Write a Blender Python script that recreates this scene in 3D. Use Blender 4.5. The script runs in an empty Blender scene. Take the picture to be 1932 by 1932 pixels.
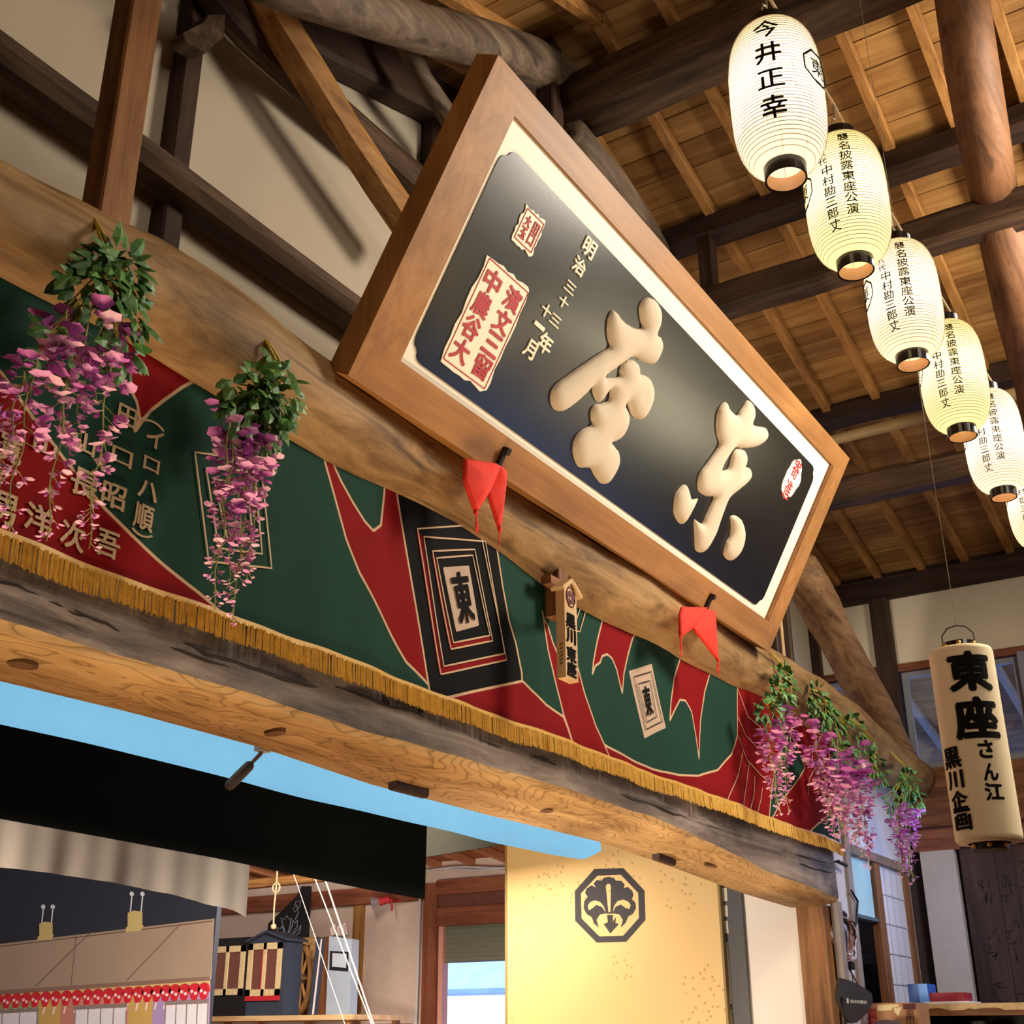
import bpy, math, random
import numpy as np
from mathutils import Vector, Matrix
random.seed(7)
S = bpy.context.scene
COL = S.collection

# ---------------------------------------------------------------- camera
FPX = 2302.731204461346
EYE = 1.6
M = np.array([[0.53349052, 0.33178448, 0.77801473],
              [-0.8457984, 0.2131817, 0.48905892],
              [-0.00359635, -0.91895192, 0.3943532]])
cd = bpy.data.cameras.new('camera')
cam = bpy.data.objects.new('camera', cd)
COL.objects.link(cam)
S.camera = cam
cd.sensor_width = 36
cd.lens = FPX / 1932 * 36
cd.clip_end = 200
R = Matrix(((M[0][0], -M[0][1], -M[0][2]), (M[1][0], -M[1][1], -M[1][2]), (M[2][0], -M[2][1], -M[2][2])))
cam.matrix_world = Matrix.Translation((0, 0, EYE)) @ R.to_4x4()

# ---------------------------------------------------------------- world, lights, exposure
S.view_settings.view_transform = 'Standard'
S.view_settings.look = 'None'
S.view_settings.exposure = 0.0
S.view_settings.gamma = 1.0
S.cycles.use_denoising = True
S.cycles.max_bounces = 8
W = bpy.data.worlds.new('world')
S.world = W
W.use_nodes = True
bg = W.node_tree.nodes['Background']
bg.inputs[0].default_value = (0.28, 0.46, 1.0, 1)
bg.inputs[1].default_value = 2.0


def area(name, loc, target, size, power, color, size_y=None, spread=None):
    l = bpy.data.lights.new(name, 'AREA')
    l.energy = power
    l.color = color
    l.size = size
    if size_y:
        l.shape = 'RECTANGLE'
        l.size_y = size_y
    if spread:
        l.spread = spread
    o = bpy.data.objects.new(name, l)
    o.location = loc
    d = Vector(target) - Vector(loc)
    o.rotation_euler = d.to_track_quat('-Z', 'Y').to_euler()
    COL.objects.link(o)
    return o


WARM = (1.0, 0.74, 0.44)
WHITE = (1.0, 0.88, 0.72)
area('hall_ceiling_lamp', (7.4, -1.0, 6.1), (6.4, 3.0, 4.2), 1.4, 360, WHITE)
area('hall_front_lamp', (2.6, -3.6, 5.5), (6.5, 3.0, 4.4), 1.6, 110, WHITE)
area('sign_sheen_light', (12.85, -2.4, 4.3), (6.0, 2.0, 4.2), 4.2, 85, (1.0, 0.88, 0.58), 0.3)  # added unseen light strip that gives the sign its warm sheen band
area('stage_foot_lamp', (5.2, 2.7, 0.95), (5.2, 2.8, 3.7), 8.0, 46, (1.0, 0.72, 0.42), 0.2, 1.2)
area('stage_border_lamp', (4.9, 3.72, 2.88), (4.9, 4.25, 2.66), 9.0, 25, (0.97, 0.98, 1.0), 0.06)
area('stage_flood_lamp', (5.2, 5.0, 1.0), (10.0, 5.0, 2.7), 0.8, 150, (1.0, 0.90, 0.76))
area('stage_back_lamp', (8.0, 6.5, 3.5), (11.2, 9.6, 2.2), 0.8, 290, (1.0, 0.85, 0.72))
area('stage_left_lamp', (3.0, 5.2, 1.2), (6.8, 8.4, 2.6), 1.0, 185, (1.0, 0.85, 0.70))
area('wing_fill_light', (11.6, 2.2, 3.2), (11.6, 3.4, 2.2), 0.8, 22, (0.45, 0.6, 1.0))  # added bluish fill, no source there; brightens the wing plaster


# ---------------------------------------------------------------- placing helpers (photo pixel -> point on a plane of the place)
def ray(u, v):
    return M @ np.array([u - 966.0, v - 966.0, FPX])


def PY(u, v, y):
    r = ray(u, v); r = r * (y / r[1])
    return Vector((r[0], r[1], r[2] + EYE))


def PX(u, v, x):
    r = ray(u, v); r = r * (x / r[0])
    return Vector((r[0], r[1], r[2] + EYE))


# ---------------------------------------------------------------- materials
def hexc(h, a=1.0):
    h = h.lstrip('#')
    c = [int(h[i:i + 2], 16) / 255 for i in (0, 2, 4)]
    return tuple(((x / 12.92) if x <= 0.04045 else ((x + 0.055) / 1.055) ** 2.4) for x in c) + (a,)


MAT = {}


def mat(name, color, rough=0.6, metal=0.0, emit=None, estr=0.0, noise=0.0, nscale=8.0, spec=None):
    if name in MAT:
        return MAT[name]
    m = bpy.data.materials.new(name)
    m.use_nodes = True
    nt = m.node_tree
    b = nt.nodes['Principled BSDF']
    c = hexc(color) if isinstance(color, str) else color
    b.inputs['Base Color'].default_value = c
    b.inputs['Roughness'].default_value = rough
    b.inputs['Metallic'].default_value = metal
    if spec is not None:
        b.inputs['Specular IOR Level'].default_value = spec
    if noise:
        tc = nt.nodes.new('ShaderNodeTexCoord')
        n = nt.nodes.new('ShaderNodeTexNoise')
        n.inputs['Scale'].default_value = nscale
        n.inputs['Detail'].default_value = 6
        r = nt.nodes.new('ShaderNodeValToRGB')
        r.color_ramp.elements[0].position = 0.3
        r.color_ramp.elements[1].position = 0.7
        r.color_ramp.elements[0].color = tuple(x * (1 - noise) for x in c[:3]) + (1,)
        r.color_ramp.elements[1].color = tuple(min(1, x * (1 + noise * 0.6)) for x in c[:3]) + (1,)
        nt.links.new(tc.outputs['Object'], n.inputs['Vector'])
        nt.links.new(n.outputs['Fac'], r.inputs[0])
        nt.links.new(r.outputs[0], b.inputs['Base Color'])
    if emit:
        b.inputs['Emission Color'].default_value = hexc(emit) if isinstance(emit, str) else emit
        b.inputs['Emission Strength'].default_value = estr
    MAT[name] = m
    return m


def wood(name, dark, mid, light, axis='X', stretch=0.08, scale=9.0, rough=0.65, ring=0.0, bump=0.25, crack=0.0, coord='Object'):
    """streaky grain running along axis; ring adds cathedral figure, crack adds thin dark checks"""
    if name in MAT:
        return MAT[name]
    m = bpy.data.materials.new(name)
    m.use_nodes = True
    nt = m.node_tree
    N, L = nt.nodes.new, nt.links.new
    b = nt.nodes['Principled BSDF']
    tc = N('ShaderNodeTexCoord')
    mp = N('ShaderNodeMapping')
    sc = {'X': (stretch, 1, 1), 'Y': (1, stretch, 1), 'Z': (1, 1, stretch)}[axis]
    mp.inputs['Scale'].default_value = sc
    L(tc.outputs[coord], mp.inputs['Vector'])
    n1 = N('ShaderNodeTexNoise')
    n1.inputs['Scale'].default_value = scale
    n1.inputs['Detail'].default_value = 9
    n1.inputs['Roughness'].default_value = 0.68
    n1.inputs['Distortion'].default_value = 0.6
    L(mp.outputs[0], n1.inputs['Vector'])
    r = N('ShaderNodeValToRGB')
    e = r.color_ramp.elements
    e[0].position = 0.30; e[0].color = hexc(dark)
    e[1].position = 0.72; e[1].color = hexc(light)
    q = e.new(0.50); q.color = hexc(mid)
    L(n1.outputs['Fac'], r.inputs[0])
    col = r.outputs[0]
    n2 = N('ShaderNodeTexNoise')
    n2.inputs['Scale'].default_value = 1.4
    n2.inputs['Detail'].default_value = 3
    L(tc.outputs[coord], n2.inputs['Vector'])
    mx = N('ShaderNodeMix'); mx.data_type = 'RGBA'; mx.blend_type = 'MULTIPLY'
    mx.inputs['Factor'].default_value = 0.55
    rr = N('ShaderNodeValToRGB')
    rr.color_ramp.elements[0].position = 0.3; rr.color_ramp.elements[0].color = (0.45, 0.42, 0.4, 1)
    rr.color_ramp.elements[1].position = 0.65; rr.color_ramp.elements[1].color = (1, 1, 1, 1)
    L(n2.outputs['Fac'], rr.inputs[0])
    L(col, mx.inputs[6]); L(rr.outputs[0], mx.inputs[7])
    col = mx.outputs[2]
    if ring:
        mp2 = N('ShaderNodeMapping')
        s2 = {'X': (0.30, 1, 1), 'Y': (1, 0.30, 1), 'Z': (1, 1, 0.30)}[axis]
        mp2.inputs['Scale'].default_value = s2
        L(tc.outputs[coord], mp2.inputs['Vector'])
        n3 = N('ShaderNodeTexNoise'); n3.inputs['Scale'].default_value = 3.2; n3.inputs['Detail'].default_value = 2.5
        L(mp2.outputs[0], n3.inputs['Vector'])
        mm = N('ShaderNodeMath'); mm.operation = 'MULTIPLY'; mm.inputs[1].default_value = 26.0
        L(n3.outputs['Fac'], mm.inputs[0])
        fr = N('ShaderNodeMath'); fr.operation = 'FRACT'
        L(mm.outputs[0], fr.inputs[0])
        rg = N('ShaderNodeValToRGB')
        rg.color_ramp.elements[0].position = 0.0; rg.color_ramp.elements[0].color = (0.30, 0.24, 0.18, 1)
        rg.color_ramp.elements[1].position = 0.30; rg.color_ramp.elements[1].color = (1, 1, 1, 1)
        L(fr.outputs[0], rg.inputs[0])
        m3 = N('ShaderNodeMix'); m3.data_type = 'RGBA'; m3.blend_type = 'MULTIPLY'
        m3.inputs['Factor'].default_value = ring
        L(col, m3.inputs[6]); L(rg.outputs[0], m3.inputs[7])
        col = m3.outputs[2]
    if crack:
        mp4 = N('ShaderNodeMapping')
        s4 = {'X': (0.03, 1, 1), 'Y': (1, 0.03, 1), 'Z': (1, 1, 0.03)}[axis]
        mp4.inputs['Scale'].default_value = s4
        L(tc.outputs[coord], mp4.inputs['Vector'])
        n4 = N('ShaderNodeTexNoise'); n4.inputs['Scale'].default_value = 11; n4.inputs['Detail'].default_value = 4
        L(mp4.outputs[0], n4.inputs['Vector'])
        rc = N('ShaderNodeValToRGB')
        rc.color_ramp.elements[0].position = 0.33; rc.color_ramp.elements[0].color = (0.12, 0.1, 0.08, 1)
        rc.color_ramp.elements[1].position = 0.40; rc.color_ramp.elements[1].color = (1, 1, 1, 1)
        L(n4.outputs['Fac'], rc.inputs[0])
        m5 = N('ShaderNodeMix'); m5.data_type = 'RGBA'; m5.blend_type = 'MULTIPLY'
        m5.inputs['Factor'].default_value = crack
        L(col, m5.inputs[6]); L(rc.outputs[0], m5.inputs[7])
        col = m5.outputs[2]
    L(col, b.inputs['Base Color'])
    b.inputs['Roughness'].default_value = rough
    b.inputs['Specular IOR Level'].default_value = 0.3
    if bump:
        bp = N('ShaderNodeBump')
        bp.inputs['Strength'].default_value = bump
        bp.inputs['Distance'].default_value = 0.01
        L(n1.outputs['Fac'], bp.inputs['Height'])
        L(bp.outputs[0], b.inputs['Normal'])
    MAT[name] = m
    return m


def wood3(base, *a, **k):
    return {ax: wood(base + '_' + ax, *a, axis=ax, **k) for ax in 'XYZ'}


OLD = wood3('old_timber', '#20150d', '#453120', '#6c523b', scale=12, crack=0.6)
BROWN = wood3('brown_timber', '#4a2a18', '#7d4f30', '#a06c45', scale=12, crack=0.35)
DARK = wood3('dark_timber', '#1c120d', '#38251b', '#513729', scale=12, crack=0.4)
GREYW = wood3('grey_timber', '#3a3029', '#6d5b4a', '#94806a', scale=10, crack=0.6)
TAN = wood3('tan_timber', '#6a4524', '#a87842', '#c99a5e', scale=10, crack=0.3)
LOGW = wood('log_timber', '#553c27', '#937249', '#b8966a', axis='X', stretch=0.2, scale=9, crack=0.6, bump=0.6)
BEAMF = wood('blackened_beam', '#241c18', '#75675f', '#b5a699', axis='X', stretch=0.16, scale=4.5, crack=0.9, bump=0.8)
BEAMU = wood('figured_beam', '#86643c', '#b8925f', '#d0ac78', axis='X', stretch=0.12, scale=7, ring=0.7)
CEDAR = wood3('ceiling_board', '#77532b', '#a27843', '#c0965c', scale=9, bump=0.1)
RAFT = wood3('rafter_wood', '#7a5024', '#ab7a42', '#c9965a', scale=11, bump=0.1)
FRAMEW = wood3('frame_wood', '#8c6036', '#a3723f', '#b48450', stretch=0.05, scale=14, bump=0.05, rough=0.45)
PALE = wood3('pale_wood', '#c49a68', '#dcb888', '#e8c99c', scale=14, bump=0.05)
REDW = wood3('red_brown_wood', '#5a2f1e', '#8a5138', '#a86c4c', scale=10, bump=0.1)
PLASTER = mat('plaster', '#b3a692', 0.9, noise=0.10, nscale=1.2)
BLACK = mat('black_metal', '#141210', 0.4)
LACQ = mat('black_lacquer', '#0b0a09', 0.25)
INK = mat('ink', '#0a0706', 0.85, spec=.15)
CREAMP = mat('cream_paint', '#efe6d2', 0.5)
REDINK = mat('red_ink', '#b02a32', 0.6)
ROPE = mat('rope', '#c8b48c', 0.9)


# ---------------------------------------------------------------- mesh helpers
class MB:
    def __init__(s):
        s.v = []; s.f = []; s.mi = []

    def add(s, vs, fs, mi=0):
        o = len(s.v)
        s.v += [Vector(p) for p in vs]
        s.f += [tuple(i + o for i in f) for f in fs]
        s.mi += [mi] * len(fs)

    def hexa(s, c, mi=0):      # 8 corners: bottom 0-3, top 4-7
        s.add(c, [(0, 3, 2, 1), (4, 5, 6, 7), (0, 1, 5, 4), (1, 2, 6, 5), (2, 3, 7, 6), (3, 0, 4, 7)], mi)

    def box(s, a, b, mi=0):
        (x0, y0, z0), (x1, y1, z1) = a, b
        x0, x1 = sorted((x0, x1)); y0, y1 = sorted((y0, y1)); z0, z1 = sorted((z0, z1))
        s.hexa([(x0, y0, z0), (x1, y0, z0), (x1, y1, z0), (x0, y1, z0), (x0, y0, z1), (x1, y0, z1), (x1, y1, z1), (x0, y1, z1)], mi)

    def bar(s, a, b, w, h, up=(0, 0, 1), ch=0.012, mi=0, jit=0.0, n=1):
        """squared timber from a to b, w wide, h high along up, with small chamfers"""
        a, b = Vector(a), Vector(b)
        d = (b - a).normalized()
        up = Vector(up)
        if abs(d.dot(up)) > 0.95:
            up = Vector((0, 1, 0)) if abs(d.y) < 0.9 else Vector((1, 0, 0))
        sx = d.cross(up).normalized()
        uz = sx.cross(d).normalized()
        ch = min(ch, w * 0.3, h * 0.3)
        x, y = w / 2, h / 2
        prof = [(-x + ch, -y), (x - ch, -y), (x, -y + ch), (x, y - ch), (x - ch, y), (-x + ch, y), (-x, y - ch), (-x, -y + ch)]
        rings = []
        for k in range(n + 1):
            p = a.lerp(b, k / n)
            if jit:
                p = p + sx * random.uniform(-jit, jit) + uz * random.uniform(-jit, jit)
            rings.append([p + sx * q[0] + uz * q[1] for q in prof])
        vs = [q for r in rings for q in r]
        fs = []
        for k in range(n):
            for i in range(8):
                j = (i + 1) % 8
                fs.append((k * 8 + i, k * 8 + j, (k + 1) * 8 + j, (k + 1) * 8 + i))
        fs += [tuple(range(7, -1, -1)), tuple(n * 8 + i for i in range(8))]
        s.add(vs, fs, mi)

    def tube(s, pts, rad, n=10, cap=True, mi=0, jit=0.0, squash=None):
        pts = [Vector(p) for p in pts]
        if not hasattr(rad, '__len__'):
            rad = [rad] * len(pts)
        vs, fs = [], []
        nrm = None
        for k, p in enumerate(pts):
            d = (pts[min(k + 1, len(pts) - 1)] - pts[max(k - 1, 0)])
            d = d.normalized() if d.length > 1e-9 else Vector((0, 0, 1))
            if nrm is None:
                nrm = d.orthogonal().normalized()
            nrm = (nrm - d * nrm.dot(d)).normalized()
            bn = d.cross(nrm)
            for i in range(n):
                t = 2 * math.pi * i / n
                rr = rad[k] * (1 + (random.uniform(-jit, jit) if jit else 0))
                vs.append(p + (nrm * math.cos(t) + bn * math.sin(t)) * rr)
        for k in range(len(pts) - 1):
            for i in range(n):
                j = (i + 1) % n
                fs.append((k * n + i, k * n + j, (k + 1) * n + j, (k + 1) * n + i))
        if cap:
            fs += [tuple(range(n - 1, -1, -1)), tuple((len(pts) - 1) * n + i for i in range(n))]
        s.add(vs, fs, mi)

    def lathe(s, c, prof, n=32, mi=0):
        """prof: list of (r, z) around the vertical through c"""
        vs = [(c[0] + r * math.cos(2 * math.pi * i / n), c[1] + r * math.sin(2 * math.pi * i / n), c[2] + z) for r, z in prof for i in range(n)]
        fs = []
        for k in range(len(prof) - 1):
            for i in range(n):
                j = (i + 1) % n
                fs.append((k * n + i, k * n + j, (k + 1) * n + j, (k + 1) * n + i))
        s.add(vs, fs, mi)

    def ball(s, c, r, n=10, mi=0, sz=1.0):
        prof = [(r * math.sin(math.pi * k / n) + 1e-4, -r * sz * math.cos(math.pi * k / n)) for k in range(n + 1)]
        s.lathe(c, prof, n + 2, mi)

    def prism(s, pts, off, mi=0):
        """closed polygon of 3D points pushed by vector off into a solid"""
        pts = [Vector(p) for p in pts]
        off = Vector(off)
        n = len(pts)
        vs = pts + [p + off for p in pts]
        fs = [tuple(range(n)), tuple(range(2 * n - 1, n - 1, -1))]
        fs += [(i, i + n, (i + 1) % n + n, (i + 1) % n) for i in range(n)]
        s.add(vs, fs, mi)

    def grid(s, fn, nu, nv, mi=0):
        vs = [fn(i / nu, j / nv) for j in range(nv + 1) for i in range(nu + 1)]
        fs = [(j * (nu + 1) + i, j * (nu + 1) + i + 1, (j + 1) * (nu + 1) + i + 1, (j + 1) * (nu + 1) + i) for j in range(nv) for i in range(nu)]
        s.add(vs, fs, mi)


ROOT = {}


def link(o, label=None, cat=None, group=None, kind=None, parent=None):
    COL.objects.link(o)
    if parent is not None:
        o.parent = parent
    if label: o['label'] = label
    if cat: o['category'] = cat
    if group: o['group'] = group
    if kind: o['kind'] = kind
    return o


def thing(name, loc, label, cat, group=None):
    o = bpy.data.objects.new(name, None)
    o.empty_display_size = 0.1
    o.location = loc
    ROOT[o] = Vector(loc)
    return link(o, label, cat, group)


def obj(name, mb, m, parent=None, label=None, cat=None, group=None, kind=None, smooth=False, fixn=True):
    """links the builder as ONE mesh object; world coordinates are kept"""
    me = bpy.data.meshes.new(name)
    if parent is not None:
        base = ROOT[parent]
    else:
        xs = [v.x for v in mb.v]; ys = [v.y for v in mb.v]; zs = [v.z for v in mb.v]
        base = Vector(((min(xs) + max(xs)) / 2, (min(ys) + max(ys)) / 2, min(zs)))
    me.from_pydata([tuple(v - base) for v in mb.v], [], mb.f)
    ms = m if isinstance(m, (list, tuple)) else [m]
    for x in ms:
        me.materials.append(x)
    if len(ms) > 1:
        me.polygons.foreach_set('material_index', mb.mi)
    if smooth:
        me.polygons.foreach_set('use_smooth', [True] * len(mb.f))
    me.update()
    if fixn:
        import bmesh
        bm = bmesh.new(); bm.from_mesh(me)
        bmesh.ops.recalc_face_normals(bm, faces=bm.faces)
        bm.to_mesh(me); bm.free()
    o = bpy.data.objects.new(name, me)
    if parent is None:
        o.location = base
    ROOT[o] = base
    return link(o, label, cat, group, kind, parent)


def struct(name, mb, m, parent=None, **k):
    return obj(name, mb, m, parent, kind=None if parent is not None else 'structure', **k)


# ---- lettering: built-in font glyphs turned into solid meshes
GL = {}


def glyph(ch, fine=False):
    key = (ch, fine)
    if key in GL:
        return GL[key]
    c = bpy.data.curves.new('glyph', 'FONT')
    c.body = ch
    c.size = 1.0
    c.extrude = 0.5
    c.resolution_u = 3
    o = bpy.data.objects.new('glyph', c)
    COL.objects.link(o)
    dg = bpy.context.evaluated_depsgraph_get()
    me = o.evaluated_get(dg).to_mesh()
    v = [tuple(x.co) for x in me.vertices]
    f = [tuple(p.vertices) for p in me.polygons]
    if fine:                       # short edges, so the letter can follow a curved surface
        import bmesh
        bm = bmesh.new(); bm.from_mesh(me)
        bmesh.ops.triangulate(bm, faces=bm.faces)
        for _ in range(3):
            le = [e for e in bm.edges if math.hypot(e.verts[0].co.x - e.verts[1].co.x, e.verts[0].co.y - e.verts[1].co.y) > .13]
            if not le: break
            bmesh.ops.subdivide_edges(bm, edges=le, cuts=1)
            bmesh.ops.triangulate(bm, faces=bm.faces)
        bm.verts.index_update()
        v = [tuple(x.co) for x in bm.verts]; f = [tuple(x.index for x in p.verts) for p in bm.faces]
        bm.free()
    o.evaluated_get(dg).to_mesh_clear()
    bpy.data.objects.remove(o)
    bpy.data.curves.remove(c)
    if v:
        xs = [p[0] for p in v]; ys = [p[1] for p in v]
        w, h = max(xs) - min(xs), max(ys) - min(ys)
        cx, cy = (max(xs) + min(xs)) / 2, (max(ys) + min(ys)) / 2
        v = [(p[0] - cx, p[1] - cy, p[2]) for p in v]
    else:
        w = h = 1
    GL[key] = (v, f, w, h)
    return GL[key]


def put(mb, ch, fn, cx, cy, w, h, thick=0.002, fill=False, bold=0.0, rot=0.0, mi=0, skew=0.0, base=0.0, fine=False):
    """glyph centred at (cx, cy) in a local 2D frame mapped by fn(x, y, height); w, h = em size (fill: stretch the ink to w x h)"""
    v, f, gw, gh = glyph(ch, fine)
    sx, sy = (w / max(gw, 0.05), h / max(gh, 0.05)) if fill else (w, h)
    c, s_ = math.cos(rot), math.sin(rot)
    # heavier brush weight: the glyph repeated with small offsets
    sh = [(0, 0)] + ([(bold * math.cos(k * math.pi / 3), bold * math.sin(k * math.pi / 3)) for k in range(6)] if bold else []) + ([(bold * .5 * math.cos(k * math.pi / 3 + .5), bold * .5 * math.sin(k * math.pi / 3 + .5)) for k in range(6)] if bold > .03 else [])
    for ks, (ox, oy) in enumerate(sh):
        out = []
        for x, y, z in v:
            X, Y = x * sx + ox * w, y * sy + oy * h
            X += skew * Y
            X, Y = X * c - Y * s_, X * s_ + Y * c
            out.append(fn(cx + X, cy + Y, base + (z + 0.5) * thick + ks * thick * .07))
        mb.add(out, f, mi)


def smooth_loop(pts, k=4):
    n = len(pts); out = []
    for i in range(n):
        p0, p1, p2, p3 = (np.array(pts[(i + d) % n], float) for d in (-1, 0, 1, 2))
        for j in range(k):
            t = j / k
            out.append(0.5 * (2 * p1 + (p2 - p0) * t + (2 * p0 - 5 * p1 + 4 * p2 - p3) * t * t + (3 * p1 - p0 - 3 * p2 + p3) * t ** 3))
    return np.array(out)


def sdf(P, poly, closed=True):
    """signed distance (negative inside) of points P (n,2) to polygon; unsigned for open polylines"""
    poly = np.asarray(poly, float)
    d = np.full(len(P), 1e9)
    inside = np.zeros(len(P), bool)
    n = len(poly)
    for i in range(n if closed else n - 1):
        a, b = poly[i], poly[(i + 1) % n]
        ab = b - a
        t = np.clip(((P - a) @ ab) / max(ab @ ab, 1e-12), 0, 1)
        q = P - a - t[:, None] * ab
        d = np.minimum(d, np.sqrt((q ** 2).sum(1)))
        if closed:
            c = (a[1] > P[:, 1]) != (b[1] > P[:, 1])
            with np.errstate(divide='ignore', invalid='ignore'):
                xi = (b[0] - a[0]) * (P[:, 1] - a[1]) / (b[1] - a[1]) + a[0]
            inside ^= c & (P[:, 0] < xi)
    return np.where(inside, -d, d) if closed else d


def puff(mb, loops, fn, step, hmax, rnd):
    """puffy relief over closed 2D outlines: marching squares on the distance to the outline, height follows that distance"""
    for poly in loops:
        poly = np.asarray(poly)
        x0, y0 = poly.min(0) - 2 * step; x1, y1 = poly.max(0) + 2 * step
        nx, ny = int((x1 - x0) / step) + 2, int((y1 - y0) / step) + 2
        gx, gy = np.meshgrid(x0 + np.arange(nx) * step, y0 + np.arange(ny) * step)
        G = sdf(np.stack([gx.ravel(), gy.ravel()], 1), poly).reshape(ny, nx)
        G[np.abs(G) < step * .02] = -step * .02
        # soften the height field a little so ridges stay round
        D = np.maximum(-G, 0)
        for _ in range(6):
            Q = np.pad(D, 1, mode='edge')
            D = np.where(G < 0, (Q[:-2, 1:-1] + Q[2:, 1:-1] + Q[1:-1, :-2] + Q[1:-1, 2:] + 2 * D) / 6, 0)
        keep = {}; vs = []; fs = []

        def hgt(d):
            t = min(1.0, d / rnd)
            return hmax * math.sqrt(max(0.0, 1 - (1 - t) ** 2))

        def pv(j, i):
            if (j, i) not in keep:
                keep[(j, i)] = len(vs); vs.append(fn(gx[j, i], gy[j, i], hgt(D[j, i])))
            return keep[(j, i)]

        def ev(p, q):
            key = (min(p, q), max(p, q))
            if key not in keep:
                t = G[p] / (G[p] - G[q])
                keep[key] = len(vs); vs.append(fn(gx[p] + (gx[q] - gx[p]) * t, gy[p] + (gy[q] - gy[p]) * t, 0.0))
            return keep[key]
        for j in range(ny - 1):
            for i in range(nx - 1):
                c = [(j, i), (j, i + 1), (j + 1, i + 1), (j + 1, i)]
                s = [G[q] < 0 for q in c]
                if not any(s): continue
                f = []
                for k in range(4):
                    if s[k]: f.append(pv(*c[k]))
                    if s[k] != s[(k + 1) % 4]: f.append(ev(c[k], c[(k + 1) % 4]))
                if len(f) > 2: fs.append(tuple(f))
        mb.add(vs, fs)


def lerp(a, b, t):
    return a + (b - a) * t


def poly_interp(xs, ys):
    return lambda x: float(np.interp(x, xs, ys))



def chars(name, m, parent, items):
    """items: (char, fn, x, y, w, h, thick, kwargs) - one object for every character"""
    for it in items:
        mb = MB(); put(mb, *it[:7], **(it[7] if len(it) > 7 else {}))
        obj(name, mb, m, parent)

#==PARTS==
# ================================================================ the room shell
E = EYE


def roofz(x):
    return E + (4.75 + 0.231 * (13 - x) if x >= 5.7 else 6.436 - 0.42 * (5.7 - x))


RIDGE = 5.7
mb = MB(); mb.box((-3.4, -8.2, -0.12), (13.4, 3.1, 0)); struct('floor', mb, mat('hall_floor', '#6b4a30', 0.5, noise=0.2, nscale=3))
mb = MB(); mb.box((-3.4, 3.1, -0.12), (13.4, 13.2, 0.7)); struct('floor', mb, REDW['X'])
# roof: boards across the slope, a dark sheet above them, rafters as parts
mb = MB()
k = 0
x = RIDGE
while x < 14.2:
    x1 = x + 0.230
    mb.hexa([(x, -8.2, roofz(x)), (x1, -8.2, roofz(x1)), (x1, 4.9, roofz(x1)), (x, 4.9, roofz(x)),
             (x, -8.2, roofz(x) + .02), (x1, -8.2, roofz(x1) + .02), (x1, 4.9, roofz(x1) + .02), (x, 4.9, roofz(x) + .02)], k % 3)
    x += 0.24; k += 1
x = RIDGE - 0.24
while x > -3.6:
    x1 = x + 0.230
    mb.hexa([(x, -8.2, roofz(x)), (x1, -8.2, roofz(x1)), (x1, 4.9, roofz(x1)), (x, 4.9, roofz(x)),
             (x, -8.2, roofz(x) + .02), (x1, -8.2, roofz(x1) + .02), (x1, 4.9, roofz(x1) + .02), (x, 4.9, roofz(x) + .02)], k % 3)
    x -= 0.24; k += 1
ceil = struct('ceiling', mb, [CEDAR['Y'], wood('ceiling_board_b', '#7c5830', '#ac8048', '#c89e64', axis='Y', scale=10, bump=0.1), wood('ceiling_board_c', '#6c4824', '#966c3a', '#b48a52', axis='Y', scale=8, bump=0.1)])
mb = MB()
for a, b in ((RIDGE, 14.3), (-3.6, RIDGE)):
    mb.hexa([(a, -8.2, roofz(a) + .03), (b, -8.2, roofz(b) + .03), (b, 4.9, roofz(b) + .03), (a, 4.9, roofz(a) + .03),
             (a, -8.2, roofz(a) + .06), (b, -8.2, roofz(b) + .06), (b, 4.9, roofz(b) + .06), (a, 4.9, roofz(a) + .06)])
obj('roof_sheathing', mb, mat('sheathing', '#2a1a0e', 0.9), ceil)
for y in (4.30, 3.83, 3.36, 2.88, 2.42, 1.95, 1.46, 0.99, 0.52, 0.05, -0.42, -0.9, -1.4):
    mb = MB(); mb.bar((RIDGE, y, roofz(RIDGE) - .045), (14.2, y, roofz(14.2) - .045), 0.075, 0.09, ch=.006)
    obj('rafter', mb, RAFT['X'], ceil)
for y in (4.30, 3.83, 3.36, 2.88):
    mb = MB(); mb.bar((RIDGE, y, roofz(RIDGE) - .045), (-3.4, y, roofz(-3.4) - .045), 0.075, 0.09, ch=.006)
    obj('rafter', mb, RAFT['X'], ceil)

# gable wall over the stage front, side walls, back walls
pts = [(-3.2, 4.2, E + 2.2), (13.05, 4.2, E + 2.2), (13.05, 4.2, E + 4.7), (5.6, 4.2, E + 6.05), (3.68, 4.2, E + 5.45), (-3.2, 4.2, E + 2.6)]
mb = MB(); mb.prism(pts, (0, .12, 0)); struct('wall_gable', mb, PLASTER)
mb = MB(); mb.box((13.04, -8.2, E + 3.62), (13.2, 4.3, E + 4.66)); struct('wall_right', mb, mat('plaster_right', '#d6cab2', .9, noise=.08, nscale=1.2))
mb = MB(); mb.box((-3.4, -8.2, 0), (-3.2, 13.2, 4.4)); struct('wall_left', mb, PLASTER)
mb = MB(); mb.box((-3.4, -8.4, 0), (13.4, -8.2, 8.2)); struct('wall_back', mb, PLASTER)
mb = MB(); mb.box((-3.4, 13.0, 0), (13.4, 13.2, 6.2)); struct('wall_stage_back', mb, PLASTER)
mb = MB(); mb.box((-3.4, 4.4, E + 4.2), (13.4, 13.2, E + 4.3)); struct('ceiling', mb, DARK['X'])
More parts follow.
